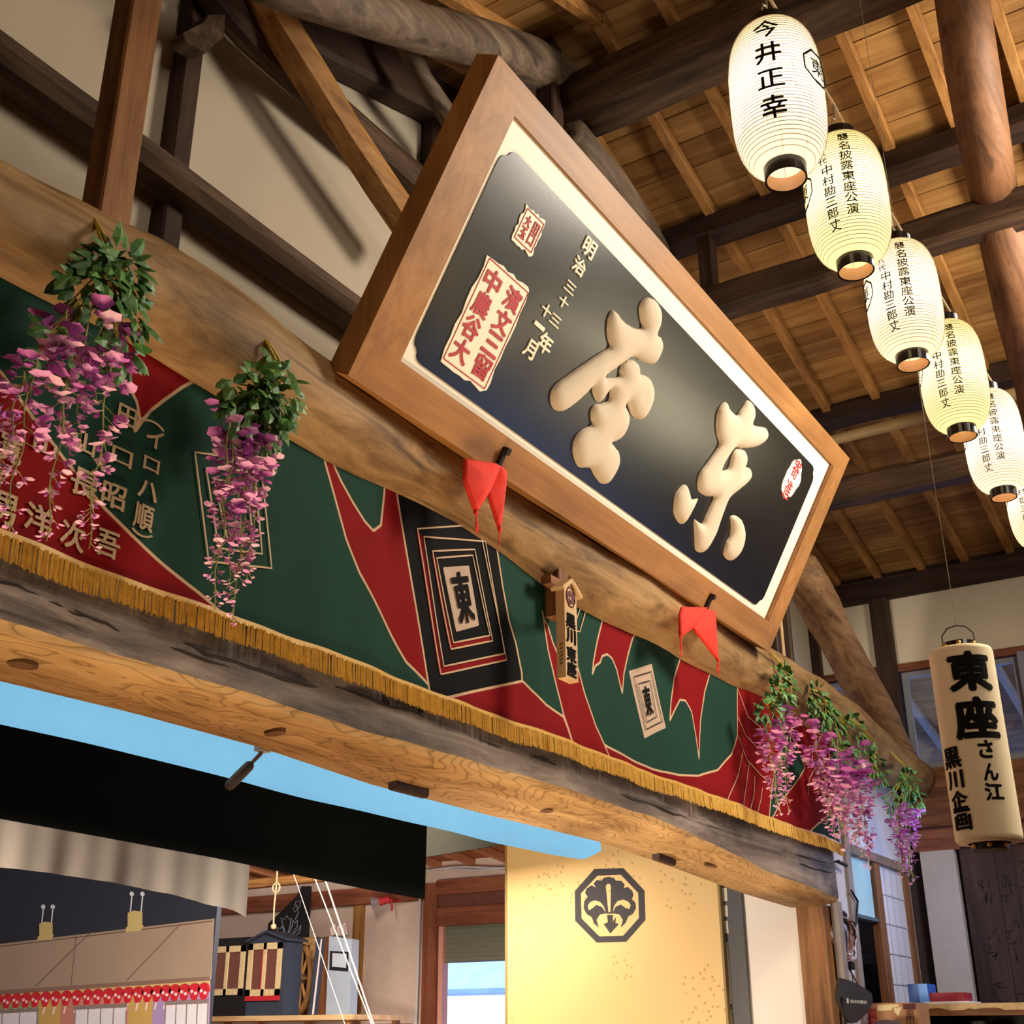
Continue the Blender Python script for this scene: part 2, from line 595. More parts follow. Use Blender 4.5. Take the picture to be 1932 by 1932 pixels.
# plate along the right wall, its rails and post
mb = MB(); mb.box((12.98, -8.0, E + 4.41), (13.22, 4.28, E + 4.665)); struct('trim_1', mb, DARK['Y'])
mb = MB(); mb.box((13.05, -8.0, E + 4.665), (13.2, 4.28, E + 4.728)); struct('trim_2', mb, DARK['Y'])
mb = MB(); mb.box((13.0, -8.0, E + 3.585), (13.2, 4.28, E + 3.665)); struct('trim_3', mb, REDW['Y'])
mb = MB(); mb.box((12.95, -8.0, E + 1.93), (13.22, 4.28, E + 2.52)); struct('trim_4', mb, BROWN['Y'])
mb = MB(); mb.box((12.93, 3.28, E + 1.9), (13.15, 3.48, E + 4.42)); struct('trim_5', mb, DARK['Z'])
mb = MB(); mb.box((12.95, 4.10, E + 1.9), (13.15, 4.28, E + 4.42)); struct('trim_6', mb, DARK['Z'])

# clerestory windows between the rails, eaves outside them
GLASS = bpy.data.materials.new('window_glass'); GLASS.use_nodes = True
nt = GLASS.node_tree; nt.nodes.clear()
o_ = nt.nodes.new('ShaderNodeOutputMaterial'); mx_ = nt.nodes.new('ShaderNodeMixShader'); tr_ = nt.nodes.new('ShaderNodeBsdfTransparent'); gl_ = nt.nodes.new('ShaderNodeBsdfGlossy')
gl_.inputs['Roughness'].default_value = 0.02; mx_.inputs[0].default_value = 0.06
nt.links.new(tr_.outputs[0], mx_.inputs[1]); nt.links.new(gl_.outputs[0], mx_.inputs[2]); nt.links.new(mx_.outputs[0], o_.inputs[0])
WFR = mat('window_frame_skylit', '#868892', 0.5, noise=0.1)  # wooden frames with blue skylight put into their grey colour


def clerestory(name, y0, y1):
    z0, z1 = E + 2.53, E + 3.58
    mb = MB(); t = 0.06
    mb.box((13.06, y0, z0), (13.12, y1, z0 + t)); mb.box((13.06, y0, z1 - t), (13.12, y1, z1))
    mb.box((13.06, y0, z0 + t), (13.12, y0 + t, z1 - t)); mb.box((13.06, y1 - t, z0 + t), (13.12, y1, z1 - t))
    w = struct(name, mb, WFR)
    mb = MB(); mb.box((13.085, y0 + t, z0 + t), (13.09, y1 - t, z1 - t)); obj('pane', mb, GLASS, w)


clerestory('window_1', 3.5, 4.08)
clerestory('window_2', 2.06, 3.26)
clerestory('window_3', 0.6, 1.98)
mb = MB(); mb.box((12.97, 1.985, E + 2.52), (13.15, 2.055, E + 3.6)); struct('trim_7', mb, WFR)
mb = MB(); mb.box((13.05, -8.2, E + 2.52), (13.2, 0.55, E + 3.6)); struct('wall_right', mb, PLASTER)


def soff(x):
    return E + 3.86 - 0.21 * (x - 13.15)


mb = MB(); x = 13.22; k = 0
while x < 16.4:
    x1 = x + .2
    mb.hexa([(x, -4, soff(x)), (x1, -4, soff(x1)), (x1, 6, soff(x1)), (x, 6, soff(x)), (x, -4, soff(x) + .02), (x1, -4, soff(x1) + .02), (x1, 6, soff(x1) + .02), (x, 6, soff(x) + .02)])
    x += .206
sof = struct('ceiling_eaves', mb, CEDAR['Y'])
y = -0.4
while y < 5.6:
    mb = MB(); mb.bar((13.24, y, soff(13.24) - .05), (16.4, y, soff(16.4) - .05), .07, .10, ch=.005); obj('eaves_rafter', mb, mat('eaves_rafter_wood', '#b5aca0', 0.7, noise=0.15), sof)
    y += 0.56
mb = MB(); mb.box((15.9, -4, E + 2.55), (16.0, 6, E + 2.85)); struct('trim_8', mb, BROWN['Y'])

# side wall under the beam: old boards with scribbled writing, a pale panel at the corner
mb = MB()
y = 0.25
while y < 2.9:
    mb.box((13.06, y, 0), (13.14, min(y + .33, 2.97), E + 1.93)); y += .335
dw = struct('wall_right', mb, wood('scribbled_board', '#2b1a15', '#46302a', '#5d443a', axis='Z', scale=6, crack=0.5))
rng = random.Random(3)
mb = MB()
for r_ in range(3):
    for c_ in range(7):
        z0 = E + 1.55 - r_ * 0.55; y0 = 2.72 - c_ * 0.20
        # faded, unreadable brush strokes
        for q in range(9):
            cy_, cz2 = y0 + rng.uniform(-.06, .06), z0 - rng.uniform(0, .36); an = rng.choice((0, 0, 1.57, 1.57, .8, -.8)) + rng.uniform(-.2, .2); l_ = rng.uniform(.02, .05)
            mb.bar((13.059, cy_ - l_ * math.cos(an), cz2 - l_ * math.sin(an)), (13.059, cy_ + l_ * math.cos(an), cz2 + l_ * math.sin(an)), .006, rng.uniform(.006, .014), ch=.001)
obj('scribbled_writing', mb, mat('old_ink', '#21130f', 0.9), dw)
mb = MB(); mb.box((13.04, 1.95, E + 0.78), (13.06, 2.16, E + 1.28))
obj('repair_patch', mb, mat('patch_wood', '#8f6b52', 0.8, noise=.1), dw)
mb = MB(); mb.box((13.02, 2.2, E + 1.72), (13.06, 2.92, E + 1.93)); obj('board_rail', mb, REDW['Y'], dw)
mb = MB(); mb.box((13.0, 2.96, 0), (13.1, 3.30, E + 1.70)); struct('wall_corner_panel', mb, mat('pale_panel', '#b9aea4', .8, noise=.05))
mb = MB(); mb.box((13.0, 2.9, E + 1.70), (13.1, 3.36, E + 1.93)); struct('wall_right', mb, REDW['Y'])

mb = MB(); mb.box((13.14, 0.2, 0), (13.2, 4.3, E + 1.95)); struct('wall_right', mb, mat('outer_board', '#3a2a20', .8))
mb = MB(); mb.box((13.06, -8.2, 0), (13.2, 0.25, 0.85)); struct('wall_right', mb, PLASTER)
mb = MB(); mb.box((13.06, -8.2, 0.85), (13.2, -6.6, E + 1.95)); struct('wall_right', mb, PLASTER)
mb = MB(); z0, z1 = .85, 2.9
for y in (-6.6, -5.23, -3.87, -2.5, -1.15, .19):
    mb.box((13.08, y, z0), (13.16, y + .06, z1))
mb.box((13.08, -6.6, z0), (13.16, .25, z0 + .06)); mb.box((13.08, -6.6, z1 - .06), (13.16, .25, z1))
wl = MB(); wl.box((13.06, -6.62, 2.9), (13.2, .25, E + 1.95)); struct('wall_right', wl, PLASTER)
w5 = struct('window_5', mb, BROWN['Z'])
mb = MB(); mb.box((13.115, -6.6, z0), (13.12, .25, z1)); obj('pane', mb, GLASS, w5)
# wing wall between stage post and corner
YW = 3.42
WINGP = mat('wing_plaster', '#c2bdc4', .8, noise=.06)


def wpx(u, v, y=YW):
    return PY(u, v, y)


xa, xb, xc, xd, xe = 10.27, wpx(1596, 1650).x, wpx(1645, 1625).x, wpx(1655, 1625).x, wpx(1703, 1645).x
zt = wpx(1640, 1618).z
mb = MB(); mb.box((xa, YW, 0.7), (xb, YW + .1, E + 2.3)); struct('wall_wing', mb, WINGP)
mb = MB(); mb.box((xb, YW, zt + .05), (13.0, YW + .1, E + 2.3)); struct('wall_wing', mb, WINGP)
mb = MB(); mb.box((xb - .03, YW - .03, 0.7), (xb + .10, YW + .12, E + 2.2)); struct('trim_9', mb, mat('wing_frame', '#8f8078', .6, noise=.1))
mb = MB(); mb.box((xb + .1, YW - .03, zt - .03), (12.98, YW + .12, zt + .05)); struct('trim_10', mb, mat('wing_rail', '#7d6655', .6, noise=.1))
mb = MB(); mb.box((xc, YW - .01, 0.7), (xd + .02, YW + .06, zt - .03)); struct('trim_11', mb, BROWN['Z'])
mb = MB(); mb.box((xe, YW - .01, 0.7), (xe + .14, YW + .06, E + 2.2)); struct('trim_12', mb, BROWN['Z'])
# lit glass light over the dark control booth
zc = wpx(1640, 1729).z
win = MB(); win.box((xb + .1, YW + .03, zc), (xc, YW + .05, zt - .03))
struct('window_4', win, mat('frosted_pane', '#b4d8d6', .35))
mb = MB(); mb.box((xb + .1, YW + .0, zc - .03), (xc, YW + .08, zc)); struct('trim_13', mb, mat('sash', '#4e5f66', .5))
mb = MB(); mb.box((xb + .1, YW + .7, 0.7), (xc + .3, YW + .75, zc)); struct('wall_booth', mb, mat('booth_dark', '#2e2620', .8))
# sliding paper screen and the panel after it
d = MB(); d.box((xd + .02, YW + .02, 0.7), (xe, YW + .05, zt - .03))
dr = struct('door_1', d, mat('shoji_paper', '#c9c4c8', .8))
mb = MB()
for k in range(1, 6):
    z = lerp(zt - .03, E - .1, k / 6); mb.box((xd + .02, YW + .012, z - .006), (xe, YW + .02, z + .006))
for k in range(1, 4):
    x = lerp(xd + .02, xe, k / 4); mb.box((x - .006, YW + .012, .7), (x + .006, YW + .02, zt - .03))
obj('lattice', mb, mat('pale_lattice', '#b4aeb0', .8), dr)  # lattice bars in a pale grey close to the paper
mb = MB(); mb.box((xe + .14, YW + .02, .7), (13.0, YW + .1, zt - .03)); struct('wall_wing', mb, mat('pale_panel', '#b9aea4'))

# ================================================================ timbers of the proscenium and the roof
UL = [(-1.2, 2.50, .27), (0.5, 2.5, .27), (1.9, 2.46, .235), (2.5, 2.50, .275), (3.2, 2.485, .27), (4.5, 2.50, .245), (5.8, 2.46, .29), (7.0, 2.48, .27), (8.5, 2.515, .265), (9.6, 2.52, .285), (10.4, 2.50, .26), (11.6, 2.46, .25), (12.92, 2.42, .22)]
fx = [u[0] for u in UL]
pts, rad = [], []
for k in range(90):
    x = lerp(-1.2, 12.92, k / 89)
    pts.append((x, 3.2 + .02 * math.sin(x * 1.7), E + np.interp(x, fx, [u[1] for u in UL]) + .012 * math.sin(x * 3.1)))
    rad.append(float(np.interp(x, fx, [u[2] for u in UL])) + .006 * math.sin(x * 7.3))
rad = [r * .835 for r in rad]; pts = [(p[0], p[1], p[2] - .012) for p in pts]
mb = MB(); mb.tube(pts, rad, 40, jit=.012)
ulog = obj('round_log_beam', mb, LOGW, None, 'long barked-smooth round log beam across the stage front, above the green banner', 'beam', smooth=True)
ULZ = poly_interp([p[0] for p in pts], [p[2] for p in pts]); ULR = poly_interp([p[0] for p in pts], rad)

CRK = mat('crack_dark', '#1c100a', .9)
for line in [[(-40, 490), (0, 505), (60, 535), (110, 560), (180, 600), (262, 645), (330, 690), (430, 758), (520, 812)]]:
    mb = MB(); pts = []
    for k in range(len(line) * 3 - 2):
        i, f = divmod(k, 3); q = line[i] if f == 0 else (lerp(line[i][0], line[i + 1][0], f / 3), lerp(line[i][1], line[i + 1][1], f / 3))
        p = PY(q[0], q[1], 2.98); dz = p.z - ULZ(p.x); r = ULR(p.x); dz = max(-r * .98, min(r * .98, dz))
        yy = 3.2 - math.sqrt(max(0, r * r - dz * dz)); p = PY(q[0], q[1], yy); pts.append(p + Vector((0, .002, random.uniform(-.004, .004))))
    mb.tube(pts, [.002 + .007 * math.sin(math.pi * k / (len(pts) - 1)) for k in range(len(pts))], 6)
    obj('drying_crack', mb, CRK, ulog)

# squared lower beam: blackened front face, pale figured underside
FRONT = [(-300, 1096), (-150, 1142), (0, 1188), (350, 1288), (700, 1395), (1000, 1478), (1232, 1551), (1341, 1598), (1449, 1652), (1583, 1701)]
BACK = [(-300, 1212), (-150, 1250), (0, 1285), (250, 1345), (490, 1410), (700, 1480), (930, 1540), (1130, 1588), (1280, 1640), (1400, 1685), (1490, 1712)]
fr = [PY(u, v, 3.2) for u, v in FRONT]; bk = [PY(u, v, 3.6) for u, v in BACK]
zf = poly_interp([p.x for p in fr], [p.z for p in fr]); zb = poly_interp([p.x for p in bk], [p.z for p in bk])
BX0, BX1 = -0.6, fr[-1].x
mb = MB()
n = 120; vs = []
for i in range(n + 1):
    x = lerp(BX0, BX1, i / n)
    w = .008 * math.sin(x * 5.3) + .006 * math.sin(x * 13.1)
    vs += [(x, 3.2 + .01 * math.sin(x * 2), E + 1.46), (x, 3.2 + w, zf(x) + .03), (x, 3.215 + w, zf(x)), (x, 3.36, lerp(zf(x), zb(x), .45) - .015 + w * .6), (x, 3.6, zb(x)), (x, 3.64, zb(x) + .05), (x, 3.64, E + 1.46)]
fs, mi = [], []
for i in range(n):
    for j in range(7):
        q = (j + 1) % 7
        fs.append((i * 7 + j, i * 7 + q, (i + 1) * 7 + q, (i + 1) * 7 + j)); mi.append(0 if j in (0, 4, 5, 6) else 1)
fs += [tuple(range(6, -1, -1)), tuple(n * 7 + j for j in range(7))]; mi += [0, 0]
mb.v = [Vector(p) for p in vs]; mb.f = fs; mb.mi = mi
lbeam = obj('squared_stage_beam', mb, [BEAMF, BEAMU], None, 'huge squared beam under the gold fringe, blackened front and pale figured underside', 'beam')
for line in ([(-60, 1085), (0, 1098), (60, 1122), (120, 1150), (190, 1172)], [(90, 1128), (180, 1170), (270, 1205), (360, 1236), (440, 1262)], [(300, 1196), (420, 1244), (520, 1278), (600, 1300)], [(620, 1290), (720, 1325), (800, 1352)], [(900, 1392), (1000, 1428), (1090, 1456)], [(1440, 1594), (1500, 1612), (1580, 1632)], [(1490, 1625), (1540, 1640), (1581, 1648)], [(1150, 1490), (1240, 1524), (1300, 1545)]):
    mb = MB(); pts = []
    for k in range(len(line) * 4 - 3):
        i, f = divmod(k, 4); q = line[i] if f == 0 else (lerp(line[i][0], line[i + 1][0], f / 4), lerp(line[i][1], line[i + 1][1], f / 4))
        pts.append(PY(q[0], q[1], 3.2) + Vector((0, .008 * math.sin(5.3 * PY(q[0], q[1], 3.2).x) + .002, random.uniform(-.007, .007))))
    mb.tube(pts, [.002 + .006 * math.sin(math.pi * k / (len(pts) - 1)) for k in range(len(pts))], 6)
    obj('drying_crack', mb, CRK, lbeam)
PLUG = mat('dark_plug', '#3a231b', .6, noise=.2)
for (u0, v0, u1, v1, w) in ((741, 1462, 802, 1474, .05), (1236, 1598, 1268, 1608, .05)):
    a = PY(u0, v0, 3.50); b = PY(u1, v1, 3.50)
    zz = zb((a.x + b.x) / 2)
    mb = MB(); mb.bar((a.x, 3.5, zb(a.x) - .005), (b.x, 3.5, zb(b.x) - .005), w, .05, ch=.01)
    obj('wooden_plug', mb, PLUG, lbeam)
for (u, v, rx, ry) in ((33, 1223, .055, .035), (1018, 1502, .05, .03), (505, 1378, .035, .05), (1330, 1620, .1, .02)):
    c = PY(u, v, 3.4); mb = MB()
    x = c.x
    vs = [(x, 3.36, lerp(zf(x), zb(x), .45) - .021)]
    mb.prism([(x + rx * math.cos(t * .628), 3.36 + ry * math.sin(t * .628), lerp(zf(x), zb(x), .45 + ry * math.sin(t * .628) * 1.5) - .024) for t in range(10)], (0, 0, .03))
    obj('knot', mb, mat('knot_wood', '#6a482a', .7, noise=.3, nscale=30), lbeam)
# stage post
mb = MB(); mb.box((10.0, 3.36, 0.7), (10.22, 3.58, zb(10.0) + .02)); obj('stage_post', mb, wood('post_timber', '#5f3a20', '#9a693c', '#bd8f5c', axis='Z', scale=9, crack=.5), None, 'stout brown timber post holding up the right end of the squared beam', 'post')
mb = MB(); mb.box((10.14, 3.28, 0.7), (10.25, 3.34, zb(10) + .05)); obj('post_board', mb, mat('grey_strip_board', '#8d8078', .7, noise=.15), None, 'narrow weathered grey board standing beside the brown stage post', 'board')  # plain grey strip with mild noise

# uprights and braces over the log, left of the sign
T = []


def timber(name, label, cat, a, b, w, h, m, up=(0, 0, 1), **k):
    mb = MB(); mb.bar(a, b, w, h, up, **k)
    return obj(name, mb, m, None, label, cat)


pa, pb = PY(185, 413, 3.03), PY(243, 453, 3.03)
side = PX(149, 399, pa.x)
mb = MB(); mb.bar(((pa.x + pb.x) / 2, (3.03 + side.y) / 2, pb.z), ((pa.x + pb.x) / 2, (3.03 + side.y) / 2, roofz(pa.x) - .02), side.y - 3.03, pb.x - pa.x, (1, 0, 0), ch=.008)
obj('king_post', mb, wood('front_post', '#5c3a20', '#8c5e36', '#a6774a', axis='Z', scale=11, crack=.4), None, 'square brown post standing on the log, left of the wisteria top', 'post')
g0, g1 = PY(350, 297, 3.92).z, PY(350, 428, 4.16).z
mb = MB(); mb.bar((-3.0, 4.04, (g0 + g1) / 2), (9.3, 4.04, (g0 + g1) / 2), .24, g0 - g1, ch=.05, n=20, jit=.006)
obj('tie_beam', mb, OLD['X'], None, 'dark horizontal tie beam against the white gable wall behind the sign', 'beam')
qa, qb = PY(290, 500, 4.12), PY(327, 515, 4.12)
mb = MB(); mb.bar(((qa.x + qb.x) / 2, 4.14, E + 2.2), ((qa.x + qb.x) / 2, 4.14, roofz(qa.x) - .1), .1, qb.x - qa.x, (1, 0, 0)); obj('gable_stud', mb, DARK['Z'], None, 'slim dark stud on the white gable wall, right of the square post', 'post')
c = PY(383, 75, 3.98)
mb = MB(); mb.prism([PY(345, 62, 3.92), PY(385, 42, 3.92), PY(392, 28, 3.92), PY(425, 28, 3.92), PY(423, 68, 3.92), PY(388, 100, 3.92), PY(350, 78, 3.92)], (0, .1, 0)); obj('beam_end_block', mb, OLD['Y'], None, 'short dark beam end notched on the slim gable stud', 'block')


def pbar(name, label, p, q, y, h, w, m, cat='brace', **k):
    a, b = PY(*p, y), PY(*q, y)
    a.y += w / 2; b.y += w / 2
    return timber(name, label, cat, a, b, w, h, m, (0, 0, 1), **k)


mb = MB()
ca = [PY(u, v, 3.82) for u, v in ((470, -60), (515, 30), (600, 165), (650, 245), (720, 350), (800, 470))]
mb.tube(ca, [.115, .11, .11, .10, .105, .11], 8, jit=.03)
obj('diagonal_brace', mb, TAN['X'], None, 'orange-lit crooked diagonal brace running down to the upper left edge of the sign', 'brace')
mb = MB(); mb.tube([PY(u, v, 3.98) for u, v in ((390, -30), (470, 65), (610, 190), (720, 285), (830, 380))], [.10, .10, .10, .10, .11], 9, jit=.05)
obj('diagonal_brace', mb, OLD['X'], None, 'dark gnarled diagonal log crossing behind the orange-lit brace', 'brace')
mb = MB(); mb.bar(PY(400, -35, 4.0) + Vector((0, .1, .08)), PY(900, 232, 4.0) + Vector((0, .1, .08)), .2, .30, ch=.03); obj('gable_rafter', mb, DARK['X'], None, 'dark sloping gable rafter along the top edge of the white wall', 'beam')
mb = MB(); a = PY(822, 200, 4.12); mb.bar((a.x, 4.14, E + 2.4), (a.x, 4.14, roofz(a.x) - .1), .1, .13, (1, 0, 0)); obj('gable_stud', mb, DARK['Z'], None, 'slim dark stud on the white wall just left of the sign corner', 'post')
# big curved log rising to the ridge
mb = MB(); mb.tube([PY(u, v, 3.3) for u, v in ((430, -75), (560, -25), (700, 22), (800, 55), (900, 80), (1000, 112), (1075, 165), (1110, 235))], [.13, .135, .14, .14, .15, .16, .15, .12], 14, jit=.035)
obj('curved_log', mb, GREYW['X'], None, 'big crooked grey-brown log passing just above the top corner of the sign', 'log', smooth=True)
mb = MB(); mb.tube([PY(u, v, 3.75) for u, v in ((690, -10), (770, 90), (800, 150), (850, 225), (905, 300))], [.06, .065, .06, .07, .06], 9, jit=.06)
obj('crooked_branch', mb, GREYW['X'], None, 'thin crooked grey log dropping to the left edge of the sign', 'log', smooth=True)
a = PY(1058, 80, 3.2)
mb = MB(); mb.bar((a.x, 3.3, E + 5.6), (a.x, 3.3, roofz(a.x)), .14, .15, (1, 0, 0)); obj('ridge_strut', mb, DARK['Z'], None, 'short dark strut under the roof above the top corner of the sign', 'post')

# long beams running back over the hall
def ybeam(name, label, x, z, w, h, m, y0=-8.0, y1=3.7, rnd=False, jit=.01):
    mb = MB()
    if rnd:
        mb.tube([(x + .015 * math.sin(k * 1.3), lerp(y0, y1, k / 20), E + z + .02 * math.sin(k * .9)) for k in range(21)], [w * (1 + .04 * math.sin(k * 2.1)) for k in range(21)], 14, jit=.03)
    else:
        mb.bar((x, y0, E + z), (x, y1, E + z), w, h, ch=.035, n=24, jit=jit)
    return obj(name, mb, m, None, label, 'beam', smooth=rnd)


ybeam('ridge_log', 'thick dark ridge log running back from the top of the sign behind the first lantern', 6.0, 6.03, .24, 0, OLD['Y'], rnd=True, y1=3.4)
ybeam('purlin', 'dark purlin under the roof boards behind the second lantern', 7.63, 5.85, .22, .22, DARK['Y'], y1=4.2)
ybeam('hanging_tie_beam', 'grey tie beam hung below the purlin, behind the third lantern', 7.54, 5.11, .22, .25, OLD['Y'], y1=4.2)
ybeam('purlin', 'dark purlin above the bamboo pole near the right corner of the sign', 10.2, 5.30, .2, .2, DARK['Y'], y1=4.2)
ybeam('hanging_tie_beam', 'tie beam with bluish underside just right of the sign corner', 10.2, 4.53, .22, .24, OLD['Y'], y1=4.2)
mb = MB()
ys = np.linspace(-6, 4.2, 60)
mb.tube([(10.05, y, E + 5.0 + .012 * math.sin(y)) for y in ys], [.05 + (.007 if i % 6 == 0 else 0) for i in range(60)], 12)
obj('bamboo_pole', mb, mat('bamboo', '#9a8258', .5, noise=.15, nscale=5), None, 'bamboo pole lying below the purlin, level with the right sign corner', 'pole', smooth=True)
for x, ylist in ((7.58, (2.95,)), (10.2, (3.2,))):
    for y in ylist:
        mb = MB(); mb.bar((x, y, E + (5.2 if x < 9 else 4.62)), (x, y, E + (5.78 if x < 9 else 5.22)), .12, .12, (1, 0, 0))
        obj('beam_strut', mb, DARK['Z'], None, 'short dark strut between purlin and tie beam, ' + ('over the middle of the sign top' if x < 9 else 'over the right sign corner'), 'post')
mb = MB(); mb.tube([(5.95, .62, E + 5.75), (6.5, .70, E + 5.55), (7.1, .78, E + 5.40), (7.6, .84, E + 5.24)], [.15, .16, .16, .15], 14, jit=.03)
obj('slanting_log', mb, wood('red_log', '#4a2e1c', '#775236', '#94694a', axis='X', scale=9, crack=.5), None, 'brown cracked log slanting down from the ridge log, right of the second lantern', 'log', smooth=True)
mb = MB(); mb.tube([(7.55, .84, E + 5.1), (8.5, .93, E + 4.98), (9.4, 1.0, E + 4.75), (10.2, 1.1, E + 4.6)], [.15, .16, .16, .15], 14, jit=.03)
obj('slanting_log', mb, wood('red_log'if 0 else 'red_log_b', '#4a2e1c', '#775236', '#94694a', axis='X', scale=9, crack=.5), None, 'brown log slanting right from the tie beam, behind the third and fourth lantern', 'log', smooth=True)
mb = MB(); mb.tube([(5.9, 3.22, E + 5.72), (6.6, 3.28, E + 5.78), (7.1, 3.32, E + 5.80), (7.62, 3.36, E + 5.72)], [.12, .13, .13, .11], 12, jit=.05)
obj('short_log', mb, GREYW['X'], None, 'grey split log just behind the upper long edge of the sign', 'log', smooth=True)
# right brace from the log end up behind the sign
a, b = PY(1508, 1072, 3.22), PY(1703, 1440, 3.22)
mb = MB(); mb.tube([a.lerp(b, k / 12) for k in range(13)], [.18 + .01 * math.sin(k) for k in range(13)], 12, jit=.03)
obj('corner_brace', mb, wood('corner_brace_wood', '#4d3523', '#8a6746', '#a98460', axis='X', scale=9, crack=.5), None, 'thick brown brace slanting down right of the sign to the end of the round log', 'brace', smooth=True)
for (u, w, lab, m) in ((1472, .10, 'dark narrow post standing behind the lower right sign corner', DARK['Z']), (1488, .03, 'thin pale batten beside the lower right sign corner', PALE['Z']), (1500, .06, 'thin grey-brown stick post right of the pale batten', OLD['Z'])):
    a = PY(u, 1290, 3.3)
    mb = MB(); mb.bar((a.x, 3.32, E + 2.55), (a.x, 3.32, E + 4.35), w, w, (1, 0, 0)); obj('corner_post', mb, m, None, lab, 'post')
# ================================================================ the big leaning sign
SX0, SX1 = 3.352, 8.03
YB, ZB, YT, ZT = 2.90, E + 2.494, 2.165, E + 3.822
SH = math.hypot(YB - YT, ZT - ZB)
SO = Vector((SX0, YB, ZB)); ET = Vector((0, (YT - YB) / SH, (ZT - ZB) / SH)); EN = Vector((0, -(ZT - ZB) / SH, (YT - YB) / SH))
SL = SX1 - SX0


def SP(s, t, h=0.0):
    return SO + Vector((s, 0, 0)) + ET * t + EN * h


def SUV(u, v, h=0.0):
    """photo pixel -> (s, t) on the sign plane raised by h"""
    r = Vector(ray(u, v)); o = SP(0, 0, h); eye = Vector((0, 0, E))
    k = (o - eye).dot(EN) / r.dot(EN)
    p = eye + r * k - SO
    return (p.x, p.dot(ET))


sign = thing('name_board', SP(SL / 2, 0), 'huge wood-framed black name board with two puffy cream characters, leaning over the stage front', 'sign')
FW, DEP, HM = 0.235, 0.13, -0.014
# mitred rails: front face, chamfered inner reveal down to the mat, outer side
OUT = [(0, 0), (SL, 0), (SL, SH), (0, SH)]
tb, tt = SUV(756, 681, 0)[1], SUV(962, 209, 0)[1]
sl_, sr_ = SUV(756, 681, 0)[0], SUV(1571, 884, 0)[0]
INN = [(sl_, tb), (sr_, tb), (sr_, tt), (sl_, tt)]
print('SIGN inner', INN, SL, SH)
for k in range(4):
    j = (k + 1) % 4
    a, b, c, d = OUT[k], OUT[j], INN[j], INN[k]
    mb = MB()
    mb.hexa([SP(*a, -DEP), SP(*b, -DEP), SP(*c, -DEP), SP(*d, -DEP), SP(*a, 0), SP(*b, 0), SP(*c, 0), SP(*d, 0)])
    obj('frame_rail', mb, FRAMEW['X'] if k in (0, 2) else FRAMEW['Z'], sign)
    mb = MB()
    q = .004
mb = MB(); mb.hexa([SP(sl_ - .03, tb - .03, HM - .03), SP(sr_ + .03, tb - .03, HM - .03), SP(sr_ + .03, tt + .03, HM - .03), SP(sl_ - .03, tt + .03, HM - .03),
                    SP(sl_ - .03, tb - .03, HM), SP(sr_ + .03, tb - .03, HM), SP(sr_ + .03, tt + .03, HM), SP(sl_ - .03, tt + .03, HM)])
obj('mat_board', mb, CREAMP, sign)
mb = MB(); sw = .048
mb.hexa([SP(sr_ - sw, tb, HM), SP(sr_, tb, HM), SP(sr_, tt, HM), SP(sr_ - sw, tt, HM), SP(sr_ - sw, tb, -.002), SP(sr_ - .002, tb, -.002), SP(sr_ - .002, tt, -.002), SP(sr_ - sw, tt, -.002)])
obj('inner_strip', mb, wood('strip_wood', '#5f3c1c', '#7c5228', '#8e6236', axis='Z', scale=14, bump=.05), sign)
H0 = HM + .004
bl = SUV(779, 668, H0); tl = SUV(946, 266, H0); tr_p = SUV(1541, 882, H0); br = SUV(1433, 1153, H0)
s0, s1 = (bl[0] + tl[0]) / 2, (br[0] + tr_p[0]) / 2
t0, t1 = (bl[1] + br[1]) / 2, (tl[1] + tr_p[1]) / 2
print('panel', bl, tl, tr_p, br)
cr = []
rc = .055


def corner(cx, cy, dx, dy):
    # cusped corner: two little arcs meeting in a notch
    pts = []
    for t in np.linspace(0, 1, 5):
        a = t * math.pi / 2
        pts.append((cx + dx * (rc * 1.9 - rc * math.sin(a)), cy + dy * (rc * (1 - math.cos(a)) * .55)))
    pts.append((cx + dx * rc * .75, cy + dy * rc * .75))
    for t in np.linspace(0, 1, 5):
        a = (1 - t) * math.pi / 2
        pts.append((cx + dx * (rc * (1 - math.cos(a)) * .55), cy + dy * (rc * 1.9 - rc * math.sin(a))))
    return pts


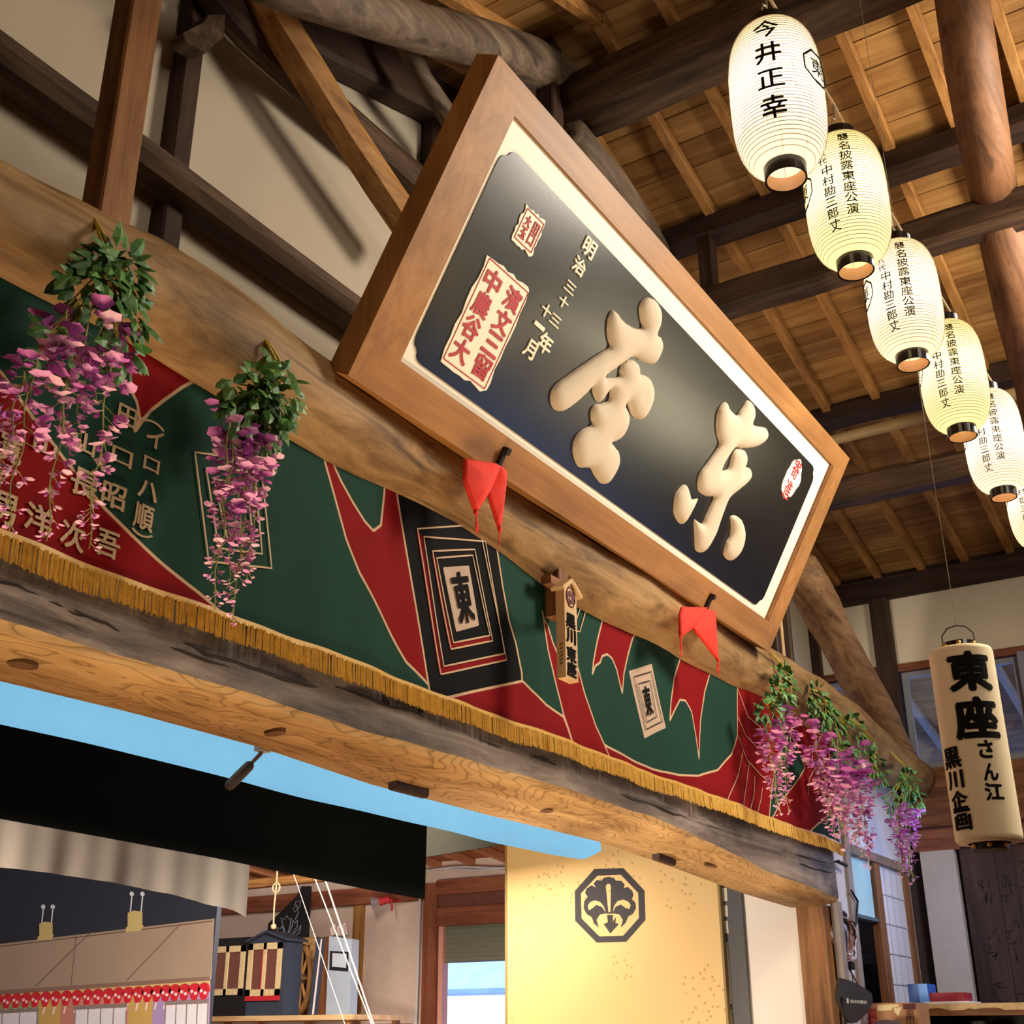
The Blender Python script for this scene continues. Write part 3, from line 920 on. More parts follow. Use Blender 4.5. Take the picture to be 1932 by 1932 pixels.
c1 = corner(s0, t0, 1, 1); c2 = corner(s1, t0, -1, 1); c3 = corner(s1, t1, -1, -1); c4 = corner(s0, t1, 1, -1)
outl = c1[::-1] + c2 + c3[::-1] + c4
mb = MB(); mb.prism([SP(x, y, HM) for x, y in outl], EN * .006)
obj('black_panel', mb, mat('sign_lacquer', '#0b0a0a', .24, spec=.65), sign)
HB = HM + .006
PUFF = mat('puffy_character', '#cbbca6', .75, spec=.15)
ZA = [(1070,100),(1020,130),(990,200),(1000,300),(1015,380),(960,385),(900,360),(850,325),(800,270),(750,215),(725,250),(705,310),(697,400),(705,480),(720,555),(640,605),(500,700),(350,805),(240,885),(195,950),(182,1030),(200,1100),(240,1135),(300,1130),(400,1060),(500,970),(560,905),(565,960),(590,1030),(620,1055),(660,1010),(720,930),(722,1000),(705,1045),(640,1070),(585,1080),(555,1130),(550,1200),(558,1265),(480,1300),(420,1360),(390,1440),(390,1530),(420,1620),(450,1650),(500,1650),(550,1660),(580,1720),(630,1785),(660,1800),(700,1790),(750,1720),(790,1640),(803,1560),(790,1500),(750,1450),(725,1420),(780,1405),(840,1350),(880,1260),(890,1180),(870,1120),(850,1090),(870,1050),(890,1100),(920,1170),(970,1210),(1020,1205),(1070,1130),(1105,1040),(1115,950),(1095,870),(1050,815),(985,795),(985,740),(960,690),(920,668),(870,680),(830,720),(810,780),(805,825),(680,835),(672,810),(700,790),(800,720),(920,640),(1000,675),(1100,710),(1140,680),(1180,600),(1195,530),(1180,470),(1140,430),(1170,360),(1183,260),(1165,180),(1120,125)]
HG = [[(690,205),(640,240),(605,320),(592,430),(600,540),(625,630),(560,740),(480,850),(430,920),(408,1010),(410,1090),(440,1130),(500,1160),(570,1165),(530,1260),(480,1370),(448,1440),(400,1415),(375,1390),(370,1450),(375,1560),(378,1660),(390,1710),(430,1730),(480,1700),(530,1620),(580,1520),(620,1400),(660,1290),(700,1190),(760,1130),(850,1060),(920,990),(940,920),(925,880),(895,865),(870,880),(850,910),(880,830),(895,770),(880,710),(835,680),(790,690),(755,740),(735,820),(705,890),(635,895),(660,820),(710,740),(770,665),(850,670),(950,665),(1040,630),(1095,570),(1105,510),(1080,465),(1020,455),(945,425),(970,350),(970,270),(945,215),(910,188),(870,240),(830,300),(800,345),(750,310),(710,260)],
      [(275,1040),(220,1080),(180,1140),(165,1240),(165,1330),(200,1410),(240,1440),(280,1400),(330,1310),(370,1240),(415,1185),(370,1190),(330,1185),(310,1110)],
      [(740,1365),(790,1355),(840,1400),(870,1490),(870,1580),(840,1690),(790,1770),(730,1810),(685,1780),(670,1730),(690,1640),(730,1560),(745,1480),(742,1410)]]
for nm, loops, ox, oy, sc in (('raised_character', [ZA], 1000, 540, 4.83), ('raised_character', HG, 1240, 720, 5.366)):
    L2 = [smooth_loop([SUV(ox + x / sc, oy + y / sc, HB) for x, y in lp], 3) for lp in loops]
    mb = MB(); puff(mb, L2, lambda x, y, z: SP(x, y, HB + z), 0.008, .045, .085)
    obj(nm, mb, PUFF, sign, smooth=True)


def zoomS(x, y, h=HB):
    return SUV(800 + x / 4.83, 360 + y / 4.83, h)


CR2 = mat('sign_text_cream', '#f0e6cc', .5)
for ch, x, y, w, h in (('明', 1500, 520, .145, .085), ('治', 1410, 685, .145, .075), ('三', 1325, 880, .125, .048), ('十', 1265, 1010, .115, .055), ('三', 1190, 1180, .125, .048), ('年', 1100, 1390, .15, .092),
                       ('十', 1108, 1090, .115, .06), ('一', 1045, 1230, .12, .02), ('月', 962, 1440, .125, .085)):
    w *= .7
    s, t = zoomS(x, y)
    chars('date_character', CR2, sign, [(ch, lambda a, b, c: SP(a, b, HB + c), s, t, w, h, .004, dict(fill=True, bold=.035))])


def seal(name, corners, cols, inset, gap):
    q = [zoomS(*c) for c in corners]       # tl, tr, br, bl
    cx = sum(p[0] for p in q) / 4; cy = sum(p[1] for p in q) / 4
    w = ((q[1][0] - q[0][0]) + (q[2][0] - q[3][0])) / 2; h = ((q[0][1] - q[3][1]) + (q[1][1] - q[2][1])) / 2
    rg = random.Random(5)
    pts = []
    for side in range(4):
        for k in range(9):
            t = k / 9 * 2 - 1; j = rg.uniform(-.008, .008)
            if k == 0: t = -.93
            x, y = [(t, -1), (1, t), (-t, 1), (-1, -t)][side]
            pts.append((cx + x * (w / 2 + j), cy + y * (h / 2 + j)))
    mb = MB(); mb.prism([SP(x, y, HB) for x, y in pts], EN * .005)
    o = obj(name, mb, CR2, sign)
    mb = MB()
    n = len(cols); cw = (w - 2 * inset - gap * (n - 1)) / n
    for i, colm in enumerate(cols):
        x = cx - w / 2 + inset + cw * (i + .5) + gap * i
        chh = (h - 2 * inset) / len(colm)
        for k, ch in enumerate(colm):
            put(mb, ch, lambda a, b, c: SP(a, b, HB + .005 + c), x, cy + h / 2 - inset - chh * (k + .5), cw * .96, chh * .88, .003, fill=True, bold=.03)
    obj('seal_characters', mb, REDINK, o)
    mb = MB()
    e = inset * .45
    for (x0, y0, x1, y1) in ((-1, -1, 1, -1), (1, -1, 1, 1), (1, 1, -1, 1), (-1, 1, -1, -1)):
        mb.bar(SP(cx + x0 * (w / 2 - e), cy + y0 * (h / 2 - e), HB + .006), SP(cx + x1 * (w / 2 - e), cy + y1 * (h / 2 - e), HB + .006), .004, .004, EN, ch=.0005)
    obj('seal_border', mb, REDINK, o)


seal('small_seal', [(935, 115), (1105, 300), (970, 600), (790, 430)], ['大玉', '田口'], .03, .02)
seal('large_seal', [(580, 565), (965, 910), (550, 1855), (145, 1535)], ['中農谷大', '濱文三留'], .035, .05)
q0 = SUV(1240 + 1440 / 5.366, 720 + 780 / 5.366, HB); q1 = SUV(1240 + 1287 / 5.366, 720 + 1190 / 5.366, HB)
cx, cy = (q0[0] + q1[0]) / 2, (q0[1] + q1[1]) / 2; hh = abs(q0[1] - q1[1]) / 2
rg = random.Random(2)
pts = [(cx + .115 * math.cos(t) * (1 + rg.uniform(-.12, .12)), cy + hh * math.sin(t)) for t in np.linspace(0, 2 * math.pi, 26)[:-1]]
pts = [(x if abs(y - cy) < hh * .8 else cx + (x - cx) * .6, y) for x, y in pts]
mb = MB(); mb.prism([SP(x, y, HB) for x, y in pts], EN * .004); lens = obj('donation_label', mb, CREAMP, sign)
mb = MB()
for k, ch in enumerate('寄進'):
    put(mb, ch, lambda a, b, c: SP(a, b, HB + .004 + c), cx - .005 + .0 * k, cy + .07 - .15 * k, .11, .13, .003, fill=True)
obj('label_characters', mb, REDINK, lens)
# iron hooks gripping the bottom rail
for (u, v) in ((953, 850), (1342, 1125)):
    s, t = SUV(u, v, .012)
    mb = MB(); mb.bar(SP(s, t, .012), SP(s, -.06, .012), .03, .02, EN, ch=.004); mb.bar(SP(s + .004, t, .0), SP(s + .004, t, .035), .035, .03, (1, 0, 0), ch=.005); mb.bar(SP(s, -.05, .02), SP(s, -.05, -.14), .03, .02, (1, 0, 0), ch=.004)
    obj('iron_hook', mb, mat('iron', '#2c2522', .55, .6), sign)

# ---- red cloth pennants tied under the hooks
REDC = mat('red_cloth', '#e0301c', .8, noise=.08, nscale=30)


def pennant(px, label):
    """two folded triangular tails with thread tassels; px = knot, outer-left, left tip, valley, right edge, right tip, tassel ends"""
    y = 2.875
    root = thing('red_pennant', PY(*px[0], y), label, 'pennant', None)
    A = [PY(u, v, y) for u, v in px]
    knot, ltop, lleft, ltip, valley, rtop, rtip, lt2, rt2 = A

    def tail(name, pts, bulge):
        mb = MB(); n = len(pts)
        c = sum((p for p in pts), Vector()) / n
        m = 10
        fr_ = []
        # fan rings from centre: bulged front, flat back
        vs = []; fs = []
        for k in range(m + 1):
            t = k / m
            for p in pts:
                q = c.lerp(p, t); q = q + Vector((0, -bulge * math.cos(t * math.pi / 2) - .004, 0)); vs.append(q)
        for k in range(m):
            for i in range(n):
                j = (i + 1) % n
                fs.append((k * n + i, k * n + j, (k + 1) * n + j, (k + 1) * n + i))
        b0 = len(vs); vs += [p + Vector((0, .012, 0)) for p in pts]
        fs += [(m * n + i, m * n + (i + 1) % n, b0 + (i + 1) % n, b0 + i) for i in range(n)] + [tuple(b0 + i for i in range(n))]
        mb.add(vs, fs)
        return obj(name, mb, REDC, root, smooth=True)

    def dense(pts, k=4):
        out = []
        for i in range(len(pts)):
            for j in range(k):
                out.append(pts[i].lerp(pts[(i + 1) % len(pts)], j / k))
        return out
    t1 = tail('cloth_tail', dense([knot, ltop, lleft, ltip, lerp(ltip, valley, .5), valley]), .045)
    t2 = tail('cloth_tail', dense([knot + Vector((.01, .01, 0)), valley + Vector((0, .015, 0)), rtip, rtop]), .03)
    for a, b, tl in ((ltip, lt2, t1), (rtip, rt2, t2)):
        mb = MB()
        mb.ball(a, .012, 6)
        for k in range(5):
            mb.tube([a, a.lerp(b, .5) + Vector((random.uniform(-.006, .006), random.uniform(-.006, .006), 0)), b + Vector((random.uniform(-.012, .012), 0, random.uniform(-.01, .02)))], .003, 5)
        obj('tassel', mb, REDC, tl)


pennant([(946, 876), (878, 866), (876, 905), (898, 968), (925, 925), (956, 890), (943, 1000), (900, 1003), (941, 1027)], 'red cloth pennant tied under the left iron hook of the sign')
pennant([(1334, 1146), (1287, 1145), (1283, 1160), (1284, 1202), (1311, 1183), (1349, 1155), (1355, 1245), (1285, 1237), (1355, 1272)], 'red cloth pennant tied under the right iron hook of the sign')

# ---- little hanging shop board and the bracket behind it
y0 = 2.86
bd = thing('hanging_plaque', PY(1078, 1285, y0), 'small pale wooden plaque with black characters, pointed top, hung under the round log', 'plaque')


def BP(u, v, h=0.0):
    return PY(u, v, y0 - h)


cTop, cL, cR, bL, bR = PY(1080, 1096, y0), PY(1066, 1107, y0), PY(1089, 1118, y0), PY(1066, 1276, y0), PY(1089, 1287, y0)
xl, xr = (cL.x + bL.x) / 2, (cR.x + bR.x) / 2
zt_, zb_ = (cL.z + cR.z) / 2, (bL.z + bR.z) / 2
zpk = zt_ + .035
mb = MB(); mb.prism([(xl, y0, zb_), (xr, y0, zb_), (xr, y0, zt_), ((xl + xr) / 2, y0, zpk), (xl, y0, zt_)], (0, .05, 0))
obj('board', mb, PALE['Z'], bd)
mb = MB()
for sgn in (-1, 1):
    mb.bar(((xl + xr) / 2, y0 + .02, zpk + .01), ((xl + xr) / 2 + sgn * ((xr - xl) / 2 + .035), y0 + .02, zt_ - .022), .075, .02, ch=.002)
obj('gable_cap', mb, PALE['X'], bd)
mb = MB(); pq = PY(1050, 1130, 3.08); mb.tube([((xl + xr) / 2, y0 + .03, zt_ - .04), (pq.x, 3.04, zt_ - .04)], .012, 6); obj('hanger', mb, OLD['X'], bd)
FN = lambda a, b, c: Vector((a, y0 - c, b))
mb = MB(); xm = (xl + xr) / 2; ww = xr - xl
for ch, v in (('黒', 1174), ('川', 1202), ('東', 1236), ('座', 1264)):
    z = PY(1080, v, y0).z; put(mb, ch, FN, xm - .005, z, ww * .72, .072, .004, fill=True, bold=.03)
obj('plaque_characters', mb, INK, bd)
mb = MB()
zc = PY(1078, 1128, y0).z
for k in range(8):
    a, b = [(xm + ww * .36 * math.cos(math.pi / 8 + math.pi / 4 * q), zc + .055 * math.sin(math.pi / 8 + math.pi / 4 * q)) for q in (k, k + 1)]
    mb.bar((a[0], y0 - .002, a[1]), (b[0], y0 - .002, b[1]), .005, .008, (0, 1, 0), ch=.001)
for dx, dz, r in ((0, .018, .016), (-.03, .008, .014), (.03, .008, .014), (-.018, -.018, .012), (.018, -.018, .012), (0, -.028, .01)):
    mb.prism([(xm + dx + r * 1.3 * math.cos(t), y0, zc + dz + r * math.sin(t)) for t in np.linspace(0, 6.283, 9)[:-1]], (0, -.004, 0))
obj('crest', mb, mat('crest_red', '#5a1512', .6), bd)
mb = MB()
for k in range(6):          # tiny unreadable writing on the plaque's side
    z = PY(1067, 1215 + k * 7, y0).z
    for dy, dz, l_ in ((.018, .004, .008), (.03, -.002, .007), (.025, 0, .005)):
        mb.box((xl - .002, y0 + dy - l_ * .5, z + dz - .0015), (xl, y0 + dy + l_ * .5, z + dz + .0015))
obj('side_lettering', mb, INK, bd)
mb = MB()
yw = 3.08
xw = PY(1050, 1130, yw).x
br_ = thing('wooden_bracket', (xw, yw, PY(1050, 1166, yw).z), 'brown wooden bracket peg under the log, behind the small pale plaque', 'bracket')
mb = MB(); mb.bar((xw, yw, PY(1050, 1166, yw).z), (xw, yw, ULZ(xw) - .14), .09, .10, (1, 0, 0), ch=.005); obj('peg', mb, BROWN['Z'], br_)
mb = MB(); mb.bar((xw - .14, yw - .02, PY(1040, 1103, yw).z), (xw + .14, yw - .02, PY(1040, 1103, yw).z), .06, .05, ch=.005); obj('crosspiece', mb, BROWN['X'], br_)

# ================================================================ the dyed banner
YBN = 3.155
BN0, BN1 = -0.4, 9.99
ZB0, ZB1 = E + 1.40, E + 2.42


def bw(x, z):
    t = min(1.0, max(0.0, (E + 2.3 - z) / .9))
    return t * (.012 * math.sin(x * 3.1) + .008 * math.sin(x * 7.7 + 1) + .004 * math.sin(x * 19))


def bxz(u, v):
    p = PY(u, v, YBN); return (p.x, p.z)


RED = [
    [(-200, 560), (0, 701), (65, 792), (120, 864), (156, 901), (203, 957), (254, 1009), (308, 1060), (355, 1104), (413, 1153), (420, 1250), (-200, 1000)],
    [(190, 560), (420, 690), (345, 730), (310, 755), (285, 775), (268, 797), (257, 813), (266, 789), (260, 758), (250, 738), (236, 720), (217, 698), (196, 690)],
    [(606, 800), (613, 872), (629, 933), (651, 1017), (676, 1082), (709, 1143), (738, 1194), (770, 1249), (818, 1296), (824, 1290), (760, 930), (740, 850)],
    [(816, 1316), (835, 1318), (880, 1303), (985, 1283), (1002, 1304), (1027, 1330), (1058, 1353), (1082, 1420), (1085, 1470), (830, 1400), (800, 1330)],
    [(1022, 1152), (1025, 1167), (1032, 1179), (1041, 1212), (1049, 1233), (1060, 1243), (1075, 1240), (1091, 1262), (1103, 1308), (1123, 1370), (1140, 1405), (1160, 1450), (1170, 1500), (1090, 1450), (1081, 1413), (1059, 1351), (1047, 1297), (1032, 1225)],
    [(1150, 1110), (1144, 1148), (1136, 1173), (1126, 1212), (1119, 1250), (1117, 1272), (1123, 1256), (1132, 1250), (1136, 1238), (1146, 1234), (1155, 1243), (1163, 1264), (1168, 1287), (1173, 1308), (1177, 1270), (1186, 1233), (1194, 1204), (1210, 1180), (1240, 1150)],
    [(1290, 1200), (1285, 1237), (1272, 1279), (1266, 1324), (1264, 1359), (1273, 1339), (1283, 1320), (1293, 1322), (1304, 1343), (1312, 1390), (1318, 1432), (1322, 1359), (1330, 1303), (1339, 1272), (1352, 1230)],
    [(1140, 1405), (1180, 1428), (1232, 1449), (1279, 1462), (1315, 1464), (1352, 1453), (1377, 1424), (1390, 1388), (1391, 1352), (1391, 1304), (1400, 1240), (1460, 1240), (1640, 1420), (1640, 1640), (1180, 1500), (1160, 1450)],
]
GRN = [[(618, 830), (627, 872), (643, 908), (665, 948), (687, 984), (703, 1002), (718, 991), (725, 930), (730, 850)],
       [(1478, 1370), (1498, 1391), (1518, 1449), (1500, 1482), (1480, 1505), (1453, 1551), (1456, 1485), (1470, 1430)],
       [(1522, 1580), (1525, 1572), (1540, 1554), (1563, 1538), (1585, 1545), (1640, 1600), (1600, 1640)]]
BLK = [[(745, 900), (751, 945), (816, 1309), (833, 1319), (892, 1305), (986, 1285), (985, 1268), (975, 1213), (962, 1170), (949, 1105), (937, 1031), (925, 960)]]
BRD = [[(786, 998), (833, 1272), (956, 1245), (952, 1233), (838, 1257), (798, 1013)], [(815, 1040), (850, 1225), (929, 1209), (924, 1199), (854, 1213), (823, 1053)]]
CRM = [[(837, 1070), (885, 1067), (906, 1180), (861, 1192)], [(1187, 1266), (1231, 1252), (1258, 1373), (1219, 1393)]]
LIN = [[(366, 854), (389, 1060), (509, 1073), (489, 872), (366, 854)], [(386, 884), (408, 1035), (491, 1046), (478, 890), (386, 884)], [(400, 905), (425, 1015), (474, 1024), (465, 915), (400, 905)],
       [(786, 998), (833, 1272), (956, 1245), (907, 1016), (905, 990), (786, 998)], [(798, 1013), (838, 1257), (952, 1233), (914, 1022), (798, 1013)], [(815, 1040), (850, 1225), (929, 1209), (894, 1037), (815, 1040)], [(823, 1053), (854, 1213), (924, 1199), (890, 1048), (823, 1053)],
       [(1034, 1119), (1028, 1146), (1056, 1188), (1092, 1192), (1110, 1130), (1104, 1112)], [(1043, 1122), (1040, 1142), (1060, 1170), (1085, 1170), (1099, 1132), (1094, 1115)],
       [(1390, 1300), (1410, 1352), (1435, 1373)], [(1390, 1352), (1406, 1388), (1431, 1413)], [(1390, 1388), (1409, 1435), (1446, 1471)], [(1400, 1417), (1388, 1460), (1364, 1520)], [(1413, 1438), (1406, 1486), (1395, 1530)], [(1424, 1464), (1422, 1500), (1413, 1535)], [(1440, 1486), (1438, 1507), (1429, 1538)], [(1536, 1446), (1524, 1470), (1522, 1502)]]
DRK = [[(1196, 1277), (1229, 1267), (1251, 1361), (1220, 1376), (1196, 1277)], [(1204, 1290), (1227, 1284), (1241, 1352), (1222, 1362), (1204, 1290)]]


def fields(P):
    def un(ps):
        d = np.full(len(P), 1e3)
        for p in ps:
            d = np.minimum(d, sdf(P, [bxz(*q) for q in p]))
        return d

    def ln(ps):
        d = np.full(len(P), 1e3)
        for p in ps:
            d = np.minimum(d, sdf(P, [bxz(*q) for q in p], False))
        return d
    g = un(GRN)
    r = np.maximum(un(RED), -g)
    b = un(BLK)
    return dict(d_red=r, d_border=un(BRD), d_black=b, d_cream=un(CRM))


NXB, NZB = 1040, 104
gx = np.linspace(BN0, BN1, NXB + 1); gz = np.linspace(ZB0, ZB1, NZB + 1)
GX, GZ = np.meshgrid(gx, gz)
Pb = np.stack([GX.ravel(), GZ.ravel()], 1)
FD = fields(Pb)
ban = thing('stage_banner', (5, YBN, ZB0), 'long green, red and black dyed banner with gold fringe, stretched between log and lower beam', 'banner')
me = bpy.data.meshes.new('cloth')
vs = [(x - 5, bw(x, z), z - ZB0) for x, z in Pb]
fs = [(j * (NXB + 1) + i, j * (NXB + 1) + i + 1, (j + 1) * (NXB + 1) + i + 1, (j + 1) * (NXB + 1) + i) for j in range(NZB) for i in range(NXB)]
me.from_pydata(vs, [], fs)
me.polygons.foreach_set('use_smooth', [True] * len(fs))
for k, d in FD.items():
    me.attributes.new(k, 'FLOAT', 'POINT').data.foreach_set('value', d.astype(np.float32))
bm_ = bpy.data.materials.new('dyed_cloth'); bm_.use_nodes = True
nt = bm_.node_tree; N = nt.nodes.new; L = nt.links.new
pb_ = nt.nodes['Principled BSDF']; pb_.inputs['Roughness'].default_value = .85; pb_.inputs['Specular IOR Level'].default_value = .15


def thr(attr, at, edge=False):
    a = N('ShaderNodeAttribute'); a.attribute_name = attr
    if edge:
        q = N('ShaderNodeMath'); q.operation = 'ABSOLUTE'; L(a.outputs['Fac'], q.inputs[0])
        m = N('ShaderNodeMath'); m.operation = 'LESS_THAN'; m.inputs[1].default_value = at
        L(q.outputs[0], m.inputs[0]); return m.outputs[0]
    m = N('ShaderNodeMath'); m.operation = 'LESS_THAN'; m.inputs[1].default_value = at
    L(a.outputs['Fac'], m.inputs[0]); return m.outputs[0]


def mixc(f, a, b):
    m = N('ShaderNodeMix'); m.data_type = 'RGBA'
    L(f, m.inputs[0])
    if isinstance(a, str): m.inputs[6].default_value = hexc(a)
    else: L(a, m.inputs[6])
    if isinstance(b, str): m.inputs[7].default_value = hexc(b)
    else: L(b, m.inputs[7])
    return m.outputs[2]


c_ = mixc(thr('d_red', 0), '#18392e', '#7a070c')
c_ = mixc(thr('d_red', .0065, True), c_, '#c2a483')
c_ = mixc(thr('d_black', 0), c_, '#050507')
c_ = mixc(thr('d_border', 0), c_, '#7a070c')
c_ = mixc(thr('d_black', .0065, True), c_, '#c2a483')
c_ = mixc(thr('d_cream', 0), c_, '#b8a08c')
L(c_, pb_.inputs['Base Color'])
me.materials.append(bm_)
o = bpy.data.objects.new('cloth', me); ROOT[o] = Vector((5, YBN, ZB0)); link(o, parent=ban)
BF = lambda a, b, c: Vector((a, YBN + bw(a, b) - .006 - c, b))


def ribbon(name, lines, w, m):
    mb = MB()
    for ln_ in lines:
        pts = []
        for i in range(len(ln_) - 1):
            a, b = np.array(bxz(*ln_[i])), np.array(bxz(*ln_[i + 1]))
            k = max(1, int(np.linalg.norm(b - a) / .06))
            pts += [a + (b - a) * j / k for j in range(k)]
        pts.append(np.array(bxz(*ln_[-1])))
        vs = []
        for i, p in enumerate(pts):
            d = pts[min(i + 1, len(pts) - 1)] - pts[max(i - 1, 0)]
            if tuple(ln_[0]) == tuple(ln_[-1]) and i in (0, len(pts) - 1): d = pts[1] - pts[0] + pts[-1] - pts[-2]
            n = np.array([-d[1], d[0]]) / (np.linalg.norm(d) + 1e-9) * w
            for q in (p + n, p - n):
                vs.append(BF(q[0], q[1], .0012))
        mb.add(vs, [(2 * i, 2 * i + 1, 2 * i + 3, 2 * i + 2) for i in range(len(pts) - 1)])
    obj(name, mb, m, ban, fixn=False)


for l_ in LIN: ribbon('cream_outline', [l_], .0042, mat('outline_dye', '#c2a483', .85))
for l_ in DRK: ribbon('dark_outline', [l_], .004, mat('dark_dye', '#2a1d18', .85))
INKC = mat('banner_lettering', '#b29a78', .85)
for ch, u, v, w, h in (('︵', 289, 800, .10, .02), ('イ', 292, 828, .075, .07), ('ロ', 286, 877, .07, .05), ('ハ', 280, 925, .085, .065), ('順', 273, 975, .085, .09), ('︶', 270, 1007, .09, .02),
                       ('田', 240, 786, .08, .075), ('口', 231, 862, .085, .06), ('昭', 217, 935, .095, .085), ('吾', 207, 1025, .095, .09), ('山', 160, 836, .09, .07), ('長', 160, 912, .11, .095), ('次', 140, 1010, .10, .09),
                       ('山', 82, 842, .085, .06), ('洋', 70, 980, .10, .09), ('寛', 18, 845, .08, .1), ('男', 5, 960, .08, .1)):
    x, z = bxz(u, v); chars('name_character', INKC, ban, [(ch, BF, x, z, w, h, .002, dict(fill=True, bold=.025))])
for q in (((840, 1074), (884, 1071), (903, 1176), (863, 1188)), ((1208, 1293), (1225, 1288), (1238, 1350), (1221, 1357))):
    def QF(a, b, c, q=[np.array(p, float) for p in q]):
        top = q[0] + (q[1] - q[0]) * (a + .5); bot = q[3] + (q[2] - q[3]) * (a + .5)
        x, z = bxz(*(bot + (top - bot) * (b + .5))); return BF(x, z, c)
    chars('crest_character', INK, ban, [('東', QF, 0, 0, .72, .84, .002, dict(fill=True, bold=.028))])
# gold fringe: cord band and hanging threads
GOLD = mat('gold_thread', '#d2a545', .55, noise=.18, nscale=40, spec=.4)
mb = MB(); mb.grid(lambda a, b: (lerp(BN0, BN1, a), YBN - .008 + bw(lerp(BN0, BN1, a), ZB0), ZB0 + .004 + .022 * b), 300, 1)
mb.grid(lambda a, b: (lerp(BN0, BN1, a), YBN - .002 + bw(lerp(BN0, BN1, a), ZB0) + .004, ZB0 + .004 + .022 * b), 300, 1)
obj('fringe_band', mb, mat('gold_band', '#cda044', .5), ban)
mb = MB(); x = BN0; rg = random.Random(11)
while x < BN1:
    w = rg.uniform(.005, .009); L_ = .082 + rg.uniform(-.008, .006) + .004 * math.sin(x * 9)
    if rg.random() < .006: x += .009
    y = YBN - .006 + bw(x, ZB0) + rg.uniform(-.006, .004); lean = rg.uniform(-.004, .004)
    z0 = ZB0 + .01
    mb.add([(x, y, z0), (x + w * .5, y - .004, z0), (x + w, y, z0), (x + lean, y - .004, z0 - L_), (x + w * .5 + lean, y - .009, z0 - L_ - .003), (x + w + lean, y - .004, z0 - L_)], [(0, 1, 4, 3), (1, 2, 5, 4), (0, 3, 5, 2)])
    x += w * .78
obj('fringe', mb, GOLD, ban, fixn=False)

# ================================================================ paper lanterns
def paper(name, col, emis):
    m = bpy.data.materials.new(name); m.use_nodes = True
    nt = m.node_tree; nt.nodes.clear(); N = nt.nodes.new; L = nt.links.new
    out = N('ShaderNodeOutputMaterial'); d = N('ShaderNodeBsdfDiffuse'); t = N('ShaderNodeBsdfTranslucent'); a = N('ShaderNodeMixShader')
    d.inputs[0].default_value = hexc(col); t.inputs[0].default_value = hexc(col); a.inputs[0].default_value = .62
    L(d.outputs[0], a.inputs[1]); L(t.outputs[0], a.inputs[2])
    e = N('ShaderNodeEmission'); e.inputs[0].default_value = hexc(col); e.inputs[1].default_value = emis
    s = N('ShaderNodeAddShader'); L(a.outputs[0], s.inputs[0]); L(e.outputs[0], s.inputs[1]); L(s.outputs[0], out.inputs[0])
    return m


PAPERS = [paper('lit_paper_white', '#fff4e0', .05), paper('lit_paper_cream', '#f8eec0', .05), paper('lit_paper_warm', '#fbeed4', .05)]
RIB = mat('lantern_rib', '#8a7a5c', .8)
RIM = mat('lantern_rim', '#17110e', .25)
RIMIN = mat('lantern_rim_inside', '#d8a878', .6)


